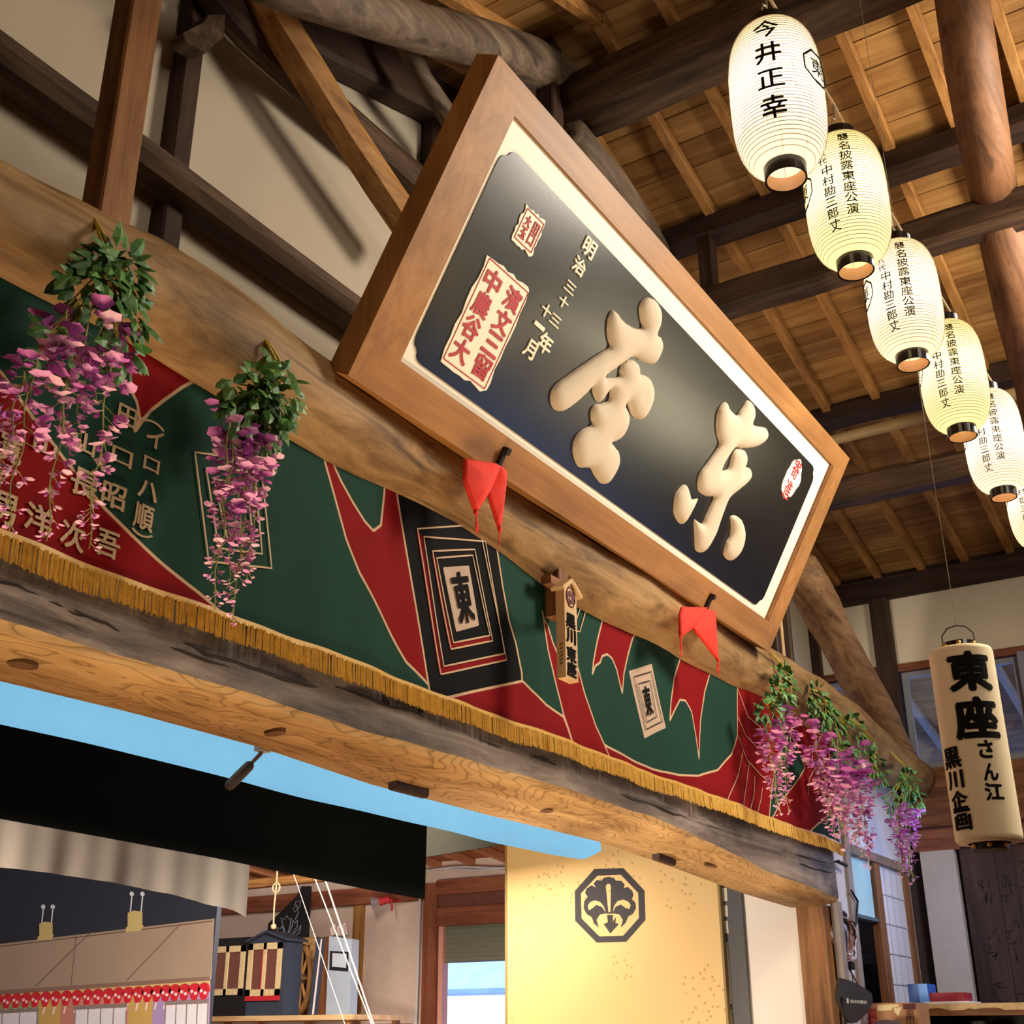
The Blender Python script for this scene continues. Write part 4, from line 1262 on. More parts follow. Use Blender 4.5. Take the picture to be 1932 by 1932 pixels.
def lantern(top, bot, label, mi, power, cols, ang, crest_ang):
    """top, bot: photo pixels of the body ends; hangs on the line of lanterns at Y"""
    YL = .86
    a, b = PY(*top, YL), PY(*bot, YL)
    x = (a.x + b.x) / 2; z0, z1 = b.z, a.z
    H = z1 - z0; R0 = .140; cx = Vector((x, YL, z0))
    root = thing('paper_lantern', cx, label, 'lantern', 'lit paper lanterns hung in a row')
    br = .41 * R0

    def rad(t):       # t 0 bottom .. 1 top
        e = abs(2 * t - 1)
        return br + (R0 - br) * (1 - e ** 3.4) ** .5 if e < 1 else br
    NR = 44
    mb = MB(); prof = []
    rib = MB()
    for k in range(NR * 3 + 1):
        t = k / (NR * 3)
        prof.append((rad(t) - .0022 * (1 - abs(math.cos(math.pi * t * NR))), H * t))
    mb.lathe(cx, prof, 40)
    obj('paper_body', mb, PAPERS[mi], root, smooth=True)
    for k in range(1, NR):
        t = k / NR; r = rad(t) + .0003
        rib.lathe(cx, [(r, H * t - .0013), (r + .0012, H * t), (r, H * t + .0013)], 40)
    for q in range(8):
        an = q * math.pi / 4 + .3
        pts = [(cx.x + (rad(t) - .004) * math.cos(an), cx.y + (rad(t) - .004) * math.sin(an), z0 + H * t) for t in np.linspace(.01, .99, 24)]
        rib.tube(pts, .0012, 4)
    obj('ribs', rib, RIB, root)
    for nm, zz, sgn in (('bottom_ring', 0.008, -1), ('top_ring', H - .008, 1)):
        mb = MB(); hgt = .05
        mb.lathe(cx + Vector((0, 0, zz)), [(br, 0), (br + .004, 0), (br + .004, sgn * hgt), (br - .001, sgn * hgt)], 32)
        rg_ = obj(nm, mb, RIM, root, smooth=False)
        mb = MB(); mb.lathe(cx + Vector((0, 0, zz)), [(br - .002, 0), (br - .002, sgn * (hgt - .002))], 32)
        obj('ring_lining', mb, RIMIN, rg_, fixn=False)
    # bulb inside the body
    mb = MB(); mb.ball(cx + Vector((0, 0, H * .60)), .028, 10); mb.lathe(cx + Vector((0, 0, H * .60)), [(.014, .02), (.014, .07)], 10)
    obj('bulb', mb, mat('bulb', '#fff0d0', .4, emit='#ffe6b8', estr=20), root, smooth=True)
    l = bpy.data.lights.new('lantern_bulb_light', 'POINT'); l.energy = power * .165; l.color = (1, .91, .74); l.shadow_soft_size = .03
    lo = bpy.data.objects.new('lantern_bulb_light', l); lo.location = (x, YL, z0 + H * .58 - .05); COL.objects.link(lo)
    # hanging wire from the lantern line
    mb = MB(); c0 = cx + Vector((0, 0, H + .04))
    mb.tube([c0 + Vector((-br, 0, 0)), c0 + Vector((-br * .6, 0, .05)), c0 + Vector((0, 0, .07)), c0 + Vector((br * .6, 0, .05)), c0 + Vector((br, 0, 0))], .003, 6)
    mb.tube([c0 + Vector((0, 0, .07)), c0 + Vector((0, 0, .14))], .004, 6)
    obj('hanger', mb, mat('wire', '#8a7c66', .5), root)

    def on(a0):
        def f(u, v, h):
            t = min(.98, max(.02, v / H)); r = rad(t) + .002 + h
            an = a0 + u / R0
            return Vector((cx.x + r * math.cos(an), cx.y + r * math.sin(an), z0 + v))
        return f
    for off, text, size, tstart, step in cols:
        chars('brushed_character', INK, root, [(ch, on(ang), off * R0, H * (tstart - step * k), size, size * .95, .0008, dict(fine=True, bold=.016 if size > .05 else .01)) for k, ch in enumerate(text)])
    mb = MB(); f = on(crest_ang)
    for sc in (1.0, .8):
        for k in range(8):
            p, q = [(.062 * sc * math.cos(math.pi / 8 + math.pi / 4 * i), .062 * sc * math.sin(math.pi / 8 + math.pi / 4 * i)) for i in (k, k + 1)]
            if sc == 1.0:
                mb.bar(f(p[0], H * .55 + p[1], .001), f(q[0], H * .55 + q[1], .001), .007, .002, f(0, H * .5, 1) - f(0, H * .5, 0), ch=.0003)
    for k in range(3):
        put(mb, '東', f, 0, H * .55, .07, .07, .0008, fine=True) if k == 0 else None
    obj('crest_mark', mb, INK, root)
    return c0 + Vector((0, 0, .14))


def face(px, deg=0):
    p = PY(*px, .86); return math.atan2(-p.y, -p.x) + math.radians(deg)


long2 = [(-.44, '第十八代', .030, .86, .062), (-.36, '中村勘三郎丈', .044, .59, .088), (.12, '襲名披露東座公演', .044, .85, .088)]
tops = []
tops.append(lantern((1449, 58), (1484, 322), 'nearest and largest-looking paper lantern, four big brushed characters down its front', 0, 22, [(-.08, '今井正幸', .084, .80, .19)], face((1465, 190)), face((1465, 190), 62)))
tops.append(lantern((1584, 274), (1611, 490), 'second lit paper lantern of the row, cream paper, two columns of small writing', 1, 20, long2, face((1598, 380)), face((1598, 380), -72)))
tops.append(lantern((1692, 473), (1718, 667), 'third lit paper lantern of the row, two columns of small writing', 2, 20, long2, face((1705, 570)), face((1705, 570), -72)))
tops.append(lantern((1788, 627), (1808, 799), 'fourth lit paper lantern of the row, yellowish, partly behind the third', 1, 17, long2, face((1798, 710)), face((1798, 710), -80)))
tops.append(lantern((1868, 758), (1884, 912), 'fifth lit paper lantern of the row, near the right picture edge', 0, 20, long2, face((1876, 830)), face((1876, 830), -80)))
tops.append(lantern((1941, 872), (1956, 1016), 'last lit paper lantern of the row, cut by the right picture edge', 2, 18, long2, face((1950, 940)), face((1950, 940), -80)))
mb = MB(); p = [tops[0] + Vector((-1.5, 0, -.02))] + tops + [tops[-1] + Vector((5.0, 0, .3))]
mb.tube(p, .005, 6); obj('lantern_cord', mb, ROPE, None, 'thin pale cord along which the lit paper lanterns hang', 'cord')

# long cylindrical lantern by the right wall
cz = 5.5
c0 = Vector(ray(1810, 1206)) * (cz / FPX); c1 = Vector(ray(1867, 1603)) * (cz / FPX)
cx, cy = (c0.x + c1.x) / 2, (c0.y + c1.y) / 2
zb2, zt2 = c1.z + E, c0.z + E
RL = .142; HL = zt2 - zb2
root = thing('long_lantern', (cx, cy, zb2), 'long unlit cylindrical paper lantern with big black characters, hanging at right by the windows', 'lantern')
mb = MB(); prof = [(.09, 0), (RL - .01, .004), (RL, .02)]
for k in range(1, 120):
    prof.append((RL - .0012 * (k % 2), .02 + (HL - .04) * k / 120))
prof += [(RL, HL - .02), (RL - .006, HL - .002), (.07, HL)]
mb.lathe((cx, cy, zb2), prof, 48); obj('paper_body', mb, mat('unlit_paper', '#e4d0aa', .8), root, smooth=True)
for nm, zz, s in (('bottom_ring', -.03, 1), ('top_ring', HL, 1)):
    mb = MB(); mb.lathe((cx, cy, zb2 + zz), [(.0, 0), (.078, 0), (.078, .035), (0, .035)], 28); r2 = obj(nm, mb, RIM, root)
    mb = MB(); a = math.atan2(-cy, -cx)
    for da in (-.9, 0, .9):
        mb.ball((cx + .08 * math.cos(a + da), cy + .08 * math.sin(a + da), zb2 + zz + .018), .012, 7)
    obj('brass_stud', mb, mat('brass', '#c9a24a', .3, .8), r2, smooth=True)
mb = MB(); a = math.atan2(-cy, -cx) + math.pi / 2; dx, dy = math.cos(a) * .07, math.sin(a) * .07
mb.tube([(cx - dx, cy - dy, zt2 + .03), (cx - dx, cy - dy, zt2 + .08), (cx - dx * .6, cy - dy * .6, zt2 + .115), (cx, cy, zt2 + .125), (cx + dx * .6, cy + dy * .6, zt2 + .115), (cx + dx, cy + dy, zt2 + .08), (cx + dx, cy + dy, zt2 + .03)], .004, 6)
obj('bail_handle', mb, mat('wire_dark', '#5c5048', .4, .5), root)
mb = MB(); mb.tube([(cx, cy, zt2 + .125), (cx, cy, roofz(cx))], .0018, 5); obj('hanging_wire', mb, mat('wire', '#8a7c66'), root)
aL = math.atan2(-cy, -cx) + math.radians(0)


def LF(u, v, h):
    an = aL + u / RL; return Vector((cx + (RL + .001 + h) * math.cos(an), cy + (RL + .001 + h) * math.sin(an), zb2 + v))


def LZ(v):          # pixel row on the lantern axis -> height on the body
    r = ray(1812 + (v - 1222) * .144, v); k = (math.hypot(cx, cy) - RL) / math.hypot(r[0], r[1]); return r[2] * k + E - zb2


for ch, v, off, w, h in (('東', 1266, .22, .185, .17), ('座', 1354, .20, .185, .175), ('さ', 1414, .32, .06, .075), ('ん', 1457, .36, .06, .07), ('江', 1494, .38, .075, .07), ('黒', 1423, -.84, .10, .088), ('川', 1465, -.82, .09, .075), ('企', 1504, -.78, .09, .075), ('画', 1542, -.76, .09, .085)):
    chars('bold_character', INK, root, [(ch, LF, off * RL, LZ(v), w, h, .001, dict(fill=True, fine=True, bold=.05 if w > .12 else .04))])
# ================================================================ wisteria garlands
PET1 = mat('petal_pink', '#eba4dc', .6, noise=.18, nscale=60)
PET2 = mat('petal_purple', '#d274ca', .6, noise=.2, nscale=60)
PET3 = mat('petal_pale', '#f2c2de', .6, noise=.12, nscale=60)
STEMC = mat('stem_green', '#a3a85e', .7)
LEAF = mat('leaf_green', '#447538', .5, noise=.3, nscale=25)
LEAF2 = mat('leaf_green_light', '#5c8c44', .5, noise=.2, nscale=25)
VINE = mat('vine_yellow', '#b09a2e', .6)
WR = random.Random(21)


def leafmesh(mb, c, d, up, ln, wd, mi):
    d = d.normalized(); s = d.cross(up).normalized(); n = s.cross(d)
    mb.add([c, c + d * ln * .35 + s * wd * .5 - n * wd * .12, c + d * ln * .35 - s * wd * .5 - n * wd * .12, c + d * ln * .4 + n * wd * .1, c + d * ln * .75 + s * wd * .33 - n * wd * .2, c + d * ln * .75 - s * wd * .33 - n * wd * .2, c + d * ln * .72 - n * wd * .02, c + d * ln - n * wd * .3],
           [(0, 1, 3), (0, 3, 2), (1, 4, 6, 3), (3, 6, 5, 2), (4, 7, 6), (6, 7, 5)], mi)


def rnd_dir(zb=0.0):
    while True:
        v = Vector((WR.uniform(-1, 1), WR.uniform(-1, 1), WR.uniform(-1, 1)))
        if .1 < v.length < 1:
            v.normalize(); v.z += zb; return v.normalized()


def garland(label, vine, clusters, racemes, y=2.92):
    """vine: pixel path; clusters: (u, v, radius, n); racemes: (u0, v0, u1, v1, width)"""
    p0 = PY(*vine[0], y)
    root = thing('wisteria_garland', p0, label, 'garland', 'artificial wisteria hung along the log')
    mb = MB()
    vp = [PY(u, v, y + (.02 if i else .08)) for i, (u, v) in enumerate(vine)]
    for k in range(3):
        off = Vector((WR.uniform(-.012, .012), WR.uniform(-.01, .01), WR.uniform(-.01, .01)))
        mb.tube([p + off * i for i, p in enumerate(vp)], .006, 6)
    for (u, v, r, n) in clusters:
        c = PY(u, v, y)
        for k in range(4):
            mb.tube([vp[-1], lerp(vp[-1], c, .6) + rnd_dir() * .02, c + rnd_dir() * r * .6], .003, 5)
    for (u0, v0, u1, v1, w) in racemes:
        mb.tube([vp[-1], lerp(vp[-1], PY(u0, v0, y), .6) + Vector((0, -.02, .02)), PY(u0, v0, y)], .003, 5)
    obj('vine', mb, VINE, root)
    mb = MB()
    for (u, v, r, n) in clusters:
        c = PY(u, v, y - .02)
        for k in range(int(n * 1.7)):
            dd = rnd_dir(); p = c + Vector((dd.x * r * .9, dd.y * min(r, .07), dd.z * r))
            d = (Vector((dd.x, -abs(dd.y) * .6, dd.z - .7)) + rnd_dir() * .4)
            ln = WR.uniform(.055, .10)
            leafmesh(mb, p, d, Vector((WR.uniform(-.4, .4), -1, .5)), ln, ln * .58, 0 if WR.random() < .6 else 1)
    obj('foliage', mb, [LEAF, LEAF2], root, fixn=False)
    for (u0, v0, u1, v1, w) in racemes:
        a = PY(u0, v0, y - .03); b = PY(u1, v1, y - .03); b.x = a.x + (b.x - a.x) * .8
        L_ = (a - b).length
        st = MB(); pts = [lerp(a, b, k / 12) + Vector((.008 * math.sin(k * 1.1 + u0), .006 * math.cos(k * 1.4), 0)) for k in range(13)]
        st.tube(pts, [.0035 * (1 - .5 * k / 12) for k in range(13)], 5, mi=3)
        n = max(14, int(L_ / .017))
        for k in range(n):
            t = (k + .5) / n
            c = lerp(pts[int(t * 11.99)], pts[min(12, int(t * 11.99) + 1)], t * 12 % 1)
            sz = w * (.55 - .38 * t) * WR.uniform(.7, 1.25)
            an = WR.uniform(0, 6.283)
            o = Vector((math.cos(an), math.sin(an) * .8, WR.uniform(-.5, .1)))
            rr = w * (.36 - .24 * t)
            p = c + o * rr
            st.tube([c + Vector((0, 0, .012)), p], .0015, 3, cap=False, mi=3)
            # banner petal, two wings and keel
            d = (o + Vector((0, 0, -.4)) + rnd_dir() * .3).normalized()
            s = d.cross(Vector((0, 0, 1)) + rnd_dir() * .2).normalized(); nn = s.cross(d)
            mi = 0 if WR.random() < .55 else (2 if t > .45 or WR.random() < .4 else 1)
            if t < .15 and WR.random() < .6: mi = 1
            st.add([p, p + s * sz * .5 + d * sz * .35 + nn * sz * .25, p + d * sz * .75 + nn * sz * .42, p - s * sz * .5 + d * sz * .35 + nn * sz * .25, p + d * sz * .38 + nn * sz * .08,
                    p + s * sz * .28 + d * sz * .7 + nn * sz * .45, p - s * sz * .28 + d * sz * .7 + nn * sz * .45], [(0, 1, 4), (0, 4, 3), (1, 5, 4), (4, 5, 2), (4, 2, 6), (4, 6, 3)], mi)
            st.add([p, p + s * sz * .25 + d * sz * .3 - nn * sz * .15, p + d * sz * .7 - nn * sz * .1, p - s * sz * .25 + d * sz * .3 - nn * sz * .15, p + d * sz * .35 - nn * sz * .3], [(0, 1, 4), (1, 2, 4), (2, 3, 4), (3, 0, 4)], 1 if WR.random() < .4 else mi)
        obj('flower_cluster', st, [PET1, PET2, PET3, STEMC], root, fixn=False)


garland('large wisteria garland at far left with five flower strands, under the square brown post', [(178, 412), (192, 445), (205, 475), (208, 500)],
        [(215, 515, .09, 42), (180, 540, .10, 30), (235, 600, .07, 18), (225, 665, .05, 10), (95, 655, .06, 6)],
        [(128, 575, 118, 760, .17), (195, 580, 180, 760, .16), (215, 640, 165, 1035, .13), (140, 640, 85, 1020, .13), (70, 660, 12, 1000, .13), (45, 700, -10, 920, .10), (165, 600, 150, 840, .14)])
garland('wisteria garland left of the sign, dense flowers over the cream outlined rectangle', [(485, 620), (505, 650), (520, 680), (525, 705)],
        [(470, 740, .09, 30), (520, 735, .10, 34), (500, 770, .08, 20), (505, 825, .05, 9), (450, 780, .05, 8)],
        [(435, 770, 420, 1000, .14), (485, 780, 478, 960, .16), (470, 830, 440, 1175, .12), (440, 830, 400, 1150, .11), (470, 800, 455, 1080, .13), (495, 800, 465, 1100, .11), (455, 900, 425, 1110, .12)])
garland('wisteria garland hanging just right of the lower sign corner, single narrow bunch', [(1455, 1232), (1475, 1252), (1488, 1268)],
        [(1478, 1292, .12, 46), (1470, 1320, .10, 26), (1447, 1342, .09, 20)],
        [(1478, 1330, 1482, 1480, .20), (1455, 1360, 1462, 1515, .18), (1445, 1370, 1475, 1540, .15), (1490, 1335, 1492, 1420, .18), (1470, 1390, 1489, 1535, .14)])
garland('fullest wisteria garland, a wide pink mass of flowers past the banner end', [(1520, 1296), (1545, 1308), (1560, 1320)],
        [(1545, 1330, .14, 40), (1565, 1360, .12, 34), (1610, 1385, .14, 44), (1590, 1425, .08, 14)],
        [(1533, 1365, 1560, 1520, .22), (1545, 1400, 1580, 1585, .22), (1565, 1430, 1600, 1600, .22), (1585, 1450, 1615, 1590, .22), (1610, 1410, 1635, 1600, .24), (1620, 1440, 1640, 1640, .20), (1575, 1400, 1600, 1560, .22), (1600, 1460, 1630, 1620, .2)])
garland('small wisteria garland with one short tuft, between the fullest one and the log end', [(1588, 1345), (1625, 1372), (1645, 1400), (1652, 1420)],
        [(1645, 1440, .10, 24), (1655, 1460, .07, 12)], [(1643, 1465, 1652, 1520, .18)])
garland('wisteria garland at the very end of the round log, last on the right', [(1680, 1418), (1702, 1440), (1712, 1455)],
        [(1712, 1478, .13, 44), (1722, 1510, .11, 30), (1675, 1510, .08, 12)],
        [(1695, 1515, 1690, 1600, .2), (1705, 1530, 1722, 1665, .2), (1690, 1560, 1698, 1655, .16), (1715, 1520, 1716, 1620, .2)])

# ================================================================ stage curtains
def cloth(name, label, cat, y, bottom, x0, ztop, m, fold=.02, ff=5.0, n=160):
    bp = [PY(u, v, y) for u, v in bottom]
    xs = [p.x for p in bp]; zs = [p.z for p in bp]
    x1 = xs[-1]
    mb = MB()

    def fn(a, b):
        x = lerp(x0, x1, a); zb0 = float(np.interp(x, xs, zs)) if x > xs[0] else zs[0] + (xs[0] - x) * (zs[0] - zs[1]) / max(.01, xs[1] - xs[0]) * 0
        z = lerp(ztop, zb0, b)
        return Vector((x, y + fold * b * (math.sin(x * ff) + .5 * math.sin(x * ff * 2.3 + 1)), z))
    mb.grid(fn, n, 8)
    t = thing(name, ((x0 + x1) / 2, y, ztop), label, cat)
    obj('cloth', mb, m, t, smooth=True, fixn=False)
    mb = MB(); mb.tube([(x0, y, ztop), (x1 - .02, y, ztop)], .025, 10); obj('batten', mb, PALE['X'], t)
    mb = MB()
    for k in range(4):
        x = lerp(x0 + .2, x1 - .2, k / 3); mb.tube([(x, y, ztop), (x, y, E + 4.2)], .006, 5)
    obj('cords', mb, ROPE, t)
    return x1


cloth('stage_border', 'sky-blue cloth border right behind the squared beam', 'curtain', 4.2, [(-250, 1318), (0, 1365), (300, 1436), (600, 1511), (900, 1582), (1040, 1612), (1100, 1622), (1130, 1606)], -0.4, E + 1.55, mat('blue_cloth', '#86ccf0', .85, noise=.03), .012, 3.0)
cloth('stage_border', 'black cloth border hanging behind the sky-blue one', 'curtain', 4.85, [(-250, 1490), (0, 1545), (200, 1580), (400, 1618), (600, 1660), (700, 1680), (803, 1697)], -0.4, E + 1.6, mat('black_cloth', '#191914', .95, spec=.08), .008, 2.0)
cloth('stage_border', 'crumpled grey-beige cloth strip at left under the black border', 'curtain', 5.6, [(-200, 1610), (0, 1636), (130, 1652), (250, 1672), (340, 1692), (400, 1708), (440, 1718), (463, 1731)], 0.0, E + 1.5, mat('linen', '#857d74', .9, noise=.12, nscale=3), .011, 13.0, n=400)
a, b = PX(803, 1617, 9.0), PX(957, 1592, 9.0)
mb = MB(); mb.box((9.0, b.y - .3, b.z), (9.02, a.y + .8, E + 2.1)); mb.v = [v if v.z > E + 2 else Vector((v.x, v.y, b.z + (a.z - b.z) * (v.y - b.y) / (a.y - b.y))) for v in mb.v]
t = thing('side_drape', (9.01, 6.3, E + 1.5), 'short black drape at the stage side above the doorway', 'curtain'); obj('cloth', mb, mat('black_cloth', '#13130f'), t)
mb = MB(); mb.tube([(9.01, b.y - .3, E + 2.1), (9.01, a.y + .8, E + 2.1)], .02, 8); mb.tube([(9.01, 6.0, E + 2.1), (9.01, 6.0, E + 4.2)], .006, 5); obj('batten', mb, PALE['Y'], t)

# ================================================================ stage side: walls, doorway, shutter, outside
XW = 12.0
STP = mat('stage_plaster', '#d8c4b4', .85, noise=.05)
dl = PX(830, 1850, XW).y; zl = PX(893, 1745, XW).z; dr_ = 6.6
mb = MB(); mb.box((XW, dl, .7), (XW + .1, 13.0, E + 4.2)); struct('wall_stage_right', mb, STP)
mb = MB(); mb.box((XW, 4.45, zl), (XW + .1, dl, E + 4.2)); struct('wall_stage_right', mb, STP)
mb = MB(); mb.box((XW, 4.45, .7), (XW + .1, dr_, zl)); struct('wall_stage_right', mb, STP)
pl, pr = PX(803, 1850, XW).y, PX(829, 1850, XW).y
d = MB(); d.box((XW - .08, pr, .7), (XW + .12, pl, E + 1.62)); dz = struct('door_2', d, REDW['Z'])
mb = MB(); mb.box((XW - .07, dr_, zl), (XW + .02, pr, zl + .20)); obj('lintel', mb, REDW['Y'], dz)
mb = MB(); mb.box((XW - .04, dr_, zl + .2), (XW + .02, pr, zl + .34)); obj('transom', mb, mat('transom_board', '#6e4030', .7, noise=.15), dz)
mb = MB(); mb.box((XW - .1, dr_, zl + .34), (XW + .02, pr, zl + .50)); obj('header', mb, REDW['Y'], dz)
mb = MB(); mb.box((XW - .03, pr - .06, .7), (XW + .08, pr, zl)); obj('jamb', mb, mat('pink_jamb', '#d49a88', .6), dz)
zs0 = PX(893, 1815, XW).z
mb = MB(); ns = 8
for k in range(ns):
    za, zb1 = lerp(zl, zs0, k / ns), lerp(zl, zs0, (k + 1) / ns)
    mb.add([(XW + .03, dr_, za), (XW + .03, pr - .05, za), (XW + .0, pr - .05, lerp(za, zb1, .75)), (XW + .0, dr_, lerp(za, zb1, .75)), (XW + .035, pr - .05, zb1), (XW + .035, dr_, zb1)], [(0, 1, 2, 3), (3, 2, 4, 5)])
obj('roller_shutter', mb, mat('shutter_olive', '#8d9078', .5, .2), dz, fixn=False)
# tie beam and stud on that wall, low shed ceiling
zt0 = PX(600, 1682, XW - .1).z; zt1 = PX(600, 1712, XW - .1).z
mb = MB(); mb.box((XW - .12, pl, zt1), (XW + .02, 13.0, zt0)); struct('trim_14', mb, REDW['Y'])
y1, y2 = PX(669, 1800, XW).y, PX(686, 1800, XW).y
mb = MB(); mb.box((XW - .06, y2, .7), (XW + .02, y1, zt1)); struct('trim_15', mb, TAN['Z'])
mb = MB(); mb.box((XW - .06, y1 + .1, E + .02), (XW + .02, 13.0, E + .12)) if False else mb.box((XW - .05, 8.9, E + .05), (XW + .02, y2, E + .13)); struct('trim_16', mb, REDW['Y'])
mb = MB()
x = 9.4; k = 0
while x < 12.0:
    zz = lambda q: E + 2.13 - .1 * (q - 9.4)
    mb.hexa([(x, 4.6, zz(x)), (x + .19, 4.6, zz(x + .19)), (x + .19, 12.9, zz(x + .19)), (x, 12.9, zz(x)), (x, 4.6, zz(x) + .02), (x + .19, 4.6, zz(x + .19) + .02), (x + .19, 12.9, zz(x + .19) + .02), (x, 12.9, zz(x) + .02)]); x += .195
lowc = struct('ceiling_shed', mb, mat('shed_board', '#a4613c', .7, noise=.2, nscale=3))
for k in range(14):
    y = 6.2 + k * .47
    mb = MB(); mb.bar((9.4, y, zz(9.4) - .045), (11.98, y, zz(11.98) - .045), .06, .08, ch=.004); obj('shed_rafter', mb, mat('shed_rafter_wood', '#c98a62', .6, noise=.15), lowc)
mb = MB()
for dz_, q in ((0, 0), (.045, 1)):
    mb.tube([(XW - .13, lerp(pl, 6.4, k / 10), zl + .60 - .03 * q + dz_ * .5 + .03 * math.sin(k * .9 + q)) for k in range(11)], .012, 6)
mb.tube([(XW - .12, pl - .02, zl + .6), (XW - .12, pl + .02, zl + .5), (XW - .11, pl + .04, E), (XW - .11, pl + .05, .7)], .014, 6)
obj('wall_cable', mb, mat('cable_white', '#c8c8cc', .5), None, 'pale cables strung above the doorway and down its left post', 'cable')
# outside: neighbouring white wall and roof in daylight
sun = bpy.data.lights.new('sun', 'SUN'); sun.energy = 9.0; sun.angle = .01; sun.color = (1, .97, .92)
so = bpy.data.objects.new('sun', sun); so.rotation_euler = Vector((.42, .1, -.9)).to_track_quat('-Z', 'Y').to_euler(); COL.objects.link(so)
ground = MB(); ground.box((13.4, -6, -.12), (40, 34, 0)); struct('ground', ground, mat('blue_bounce_ground', '#7088b8', .9, noise=.1))  # tinted blue so that its bounced light colours the eaves
nb = thing('neighbour_house', (21, 15, 0), 'bright white house with a bluish roof seen outside through the doorway', 'house')
mb = MB(); mb.box((20, 8, 0), (24, 26, E + .75)); obj('wall', mb, mat('white_render', '#f2f0ea', .8), nb)
mb = MB(); mb.hexa([(19.98, 7, E + .72), (25, 7, E + 2.9), (25, 27, E + 2.9), (19.98, 27, E + .72), (19.98, 7, E + .80), (25, 7, E + 3.0), (25, 27, E + 3.0), (19.98, 27, E + .80)]); obj('roof', mb, mat('blue_roof', '#7c9cc0', .6, noise=.2, nscale=2), nb)
# ================================================================ gold screen with crest, lattice, white panel
XG = 9.9
g0, g1 = PX(1362, 1800, XG).y, PX(957, 1800, XG).y
gs = thing('gold_screen', (XG + .03, (g0 + g1) / 2, .7), 'tall gold-leaf panel bearing a black octagonal crest at the stage side', 'screen')
gm = bpy.data.materials.new('gold_leaf'); gm.use_nodes = True
nt = gm.node_tree; N = nt.nodes.new; L = nt.links.new
pb_ = nt.nodes['Principled BSDF']; pb_.inputs['Roughness'].default_value = .5; pb_.inputs['Metallic'].default_value = .15
tc = N('ShaderNodeTexCoord'); vo = N('ShaderNodeTexVoronoi'); vo.inputs['Scale'].default_value = 20; vo.feature = 'F1'; vo.distance = 'CHEBYCHEV'
no = N('ShaderNodeTexNoise'); no.inputs['Scale'].default_value = 1.6; no.inputs['Detail'].default_value = 4
L(tc.outputs['Object'], vo.inputs['Vector']); L(tc.outputs['Object'], no.inputs['Vector'])
r1 = N('ShaderNodeMath'); r1.operation = 'LESS_THAN'; r1.inputs[1].default_value = .2; L(vo.outputs['Distance'], r1.inputs[0])
r2 = N('ShaderNodeMath'); r2.operation = 'GREATER_THAN'; r2.inputs[1].default_value = .545; L(no.outputs['Fac'], r2.inputs[0])
ml = N('ShaderNodeMath'); ml.operation = 'MULTIPLY'; L(r1.outputs[0], ml.inputs[0]); L(r2.outputs[0], ml.inputs[1])
mm = N('ShaderNodeMath'); mm.operation = 'MULTIPLY'; mm.inputs[1].default_value = .75; L(ml.outputs[0], mm.inputs[0])
L(mixc(mm.outputs[0], '#d6b272', '#a88644'), pb_.inputs['Base Color'])
mb = MB(); mb.box((XG, g0, .7), (XG + .05, g1, E + 1.95)); obj('gold_sheet', mb, gm, gs)
for ya_, yb2 in ((g0 - .02, g0), (g1, g1 + .02)):
    mb = MB(); mb.box((XG - .006, ya_, .7), (XG + .055, yb2, E + 1.95)); obj('edging', mb, mat('gold_edge', '#8d7238', .5), gs)
CRB = mat('crest_black', '#2a2324', .6)


def gpt(x, y, h=.004):
    p = PX(600 + x / 2.76, 1232 + y / 2.76, XG); return Vector((XG - h, p.y, p.z))


OCT = [(1440, 1125), (1590, 1120), (1700, 1238), (1705, 1390), (1605, 1503), (1452, 1508), (1340, 1395), (1338, 1240)]
OCI = [(1455, 1160), (1578, 1155), (1668, 1250), (1672, 1380), (1590, 1472), (1465, 1476), (1372, 1382), (1368, 1252)]
mb = MB()
for k in range(8):
    j = (k + 1) % 8
    mb.prism([gpt(*OCT[k], 0), gpt(*OCT[j], 0), gpt(*OCI[j], 0), gpt(*OCI[k], 0)], (-.004, 0, 0))
FAN = [(1462, 1430), (1440, 1410), (1425, 1375), (1400, 1360), (1384, 1330), (1386, 1295), (1405, 1270), (1392, 1250), (1398, 1228), (1425, 1210), (1448, 1222), (1436, 1200), (1452, 1183), (1476, 1186), (1490, 1170), (1516, 1166), (1540, 1172), (1552, 1186), (1578, 1186), (1597, 1206), (1590, 1226), (1612, 1218), (1636, 1238), (1642, 1262), (1634, 1282), (1652, 1300), (1655, 1330), (1640, 1358), (1615, 1372), (1602, 1404), (1578, 1428), (1588, 1390), (1570, 1362), (1540, 1356), (1520, 1358), (1496, 1356), (1466, 1362), (1450, 1390)]
mb.prism([gpt(x, y, 0) for x, y in FAN], (-.004, 0, 0))
mb.prism([gpt(x, y, 0) for x, y in [(1506, 1364), (1536, 1364), (1534, 1402), (1552, 1376), (1548, 1404), (1566, 1412), (1522, 1460), (1488, 1412), (1510, 1402)]], (-.004, 0, 0))
obj('octagon_crest', mb, CRB, gs)
mb = MB()
for lp in ([(1514, 1350), (1505, 1260), (1500, 1215), (1508, 1202), (1520, 1202), (1527, 1216), (1526, 1260), (1524, 1350)],
           [(1500, 1352), (1480, 1322), (1450, 1312), (1430, 1330), (1412, 1340), (1406, 1318), (1418, 1298), (1442, 1288), (1470, 1296), (1490, 1320)],
           [(1536, 1350), (1552, 1320), (1580, 1310), (1600, 1326), (1622, 1334), (1630, 1312), (1616, 1294), (1590, 1284), (1562, 1292), (1544, 1316)]):
    mb.prism([gpt(x, y, .004) for x, y in lp], (-.002, 0, 0))
obj('crest_gold_lines', mb, gm, gs)
XL = 9.97
l0, l1 = PX(1410, 1850, XL).y, PX(1352, 1800, XL).y + .06
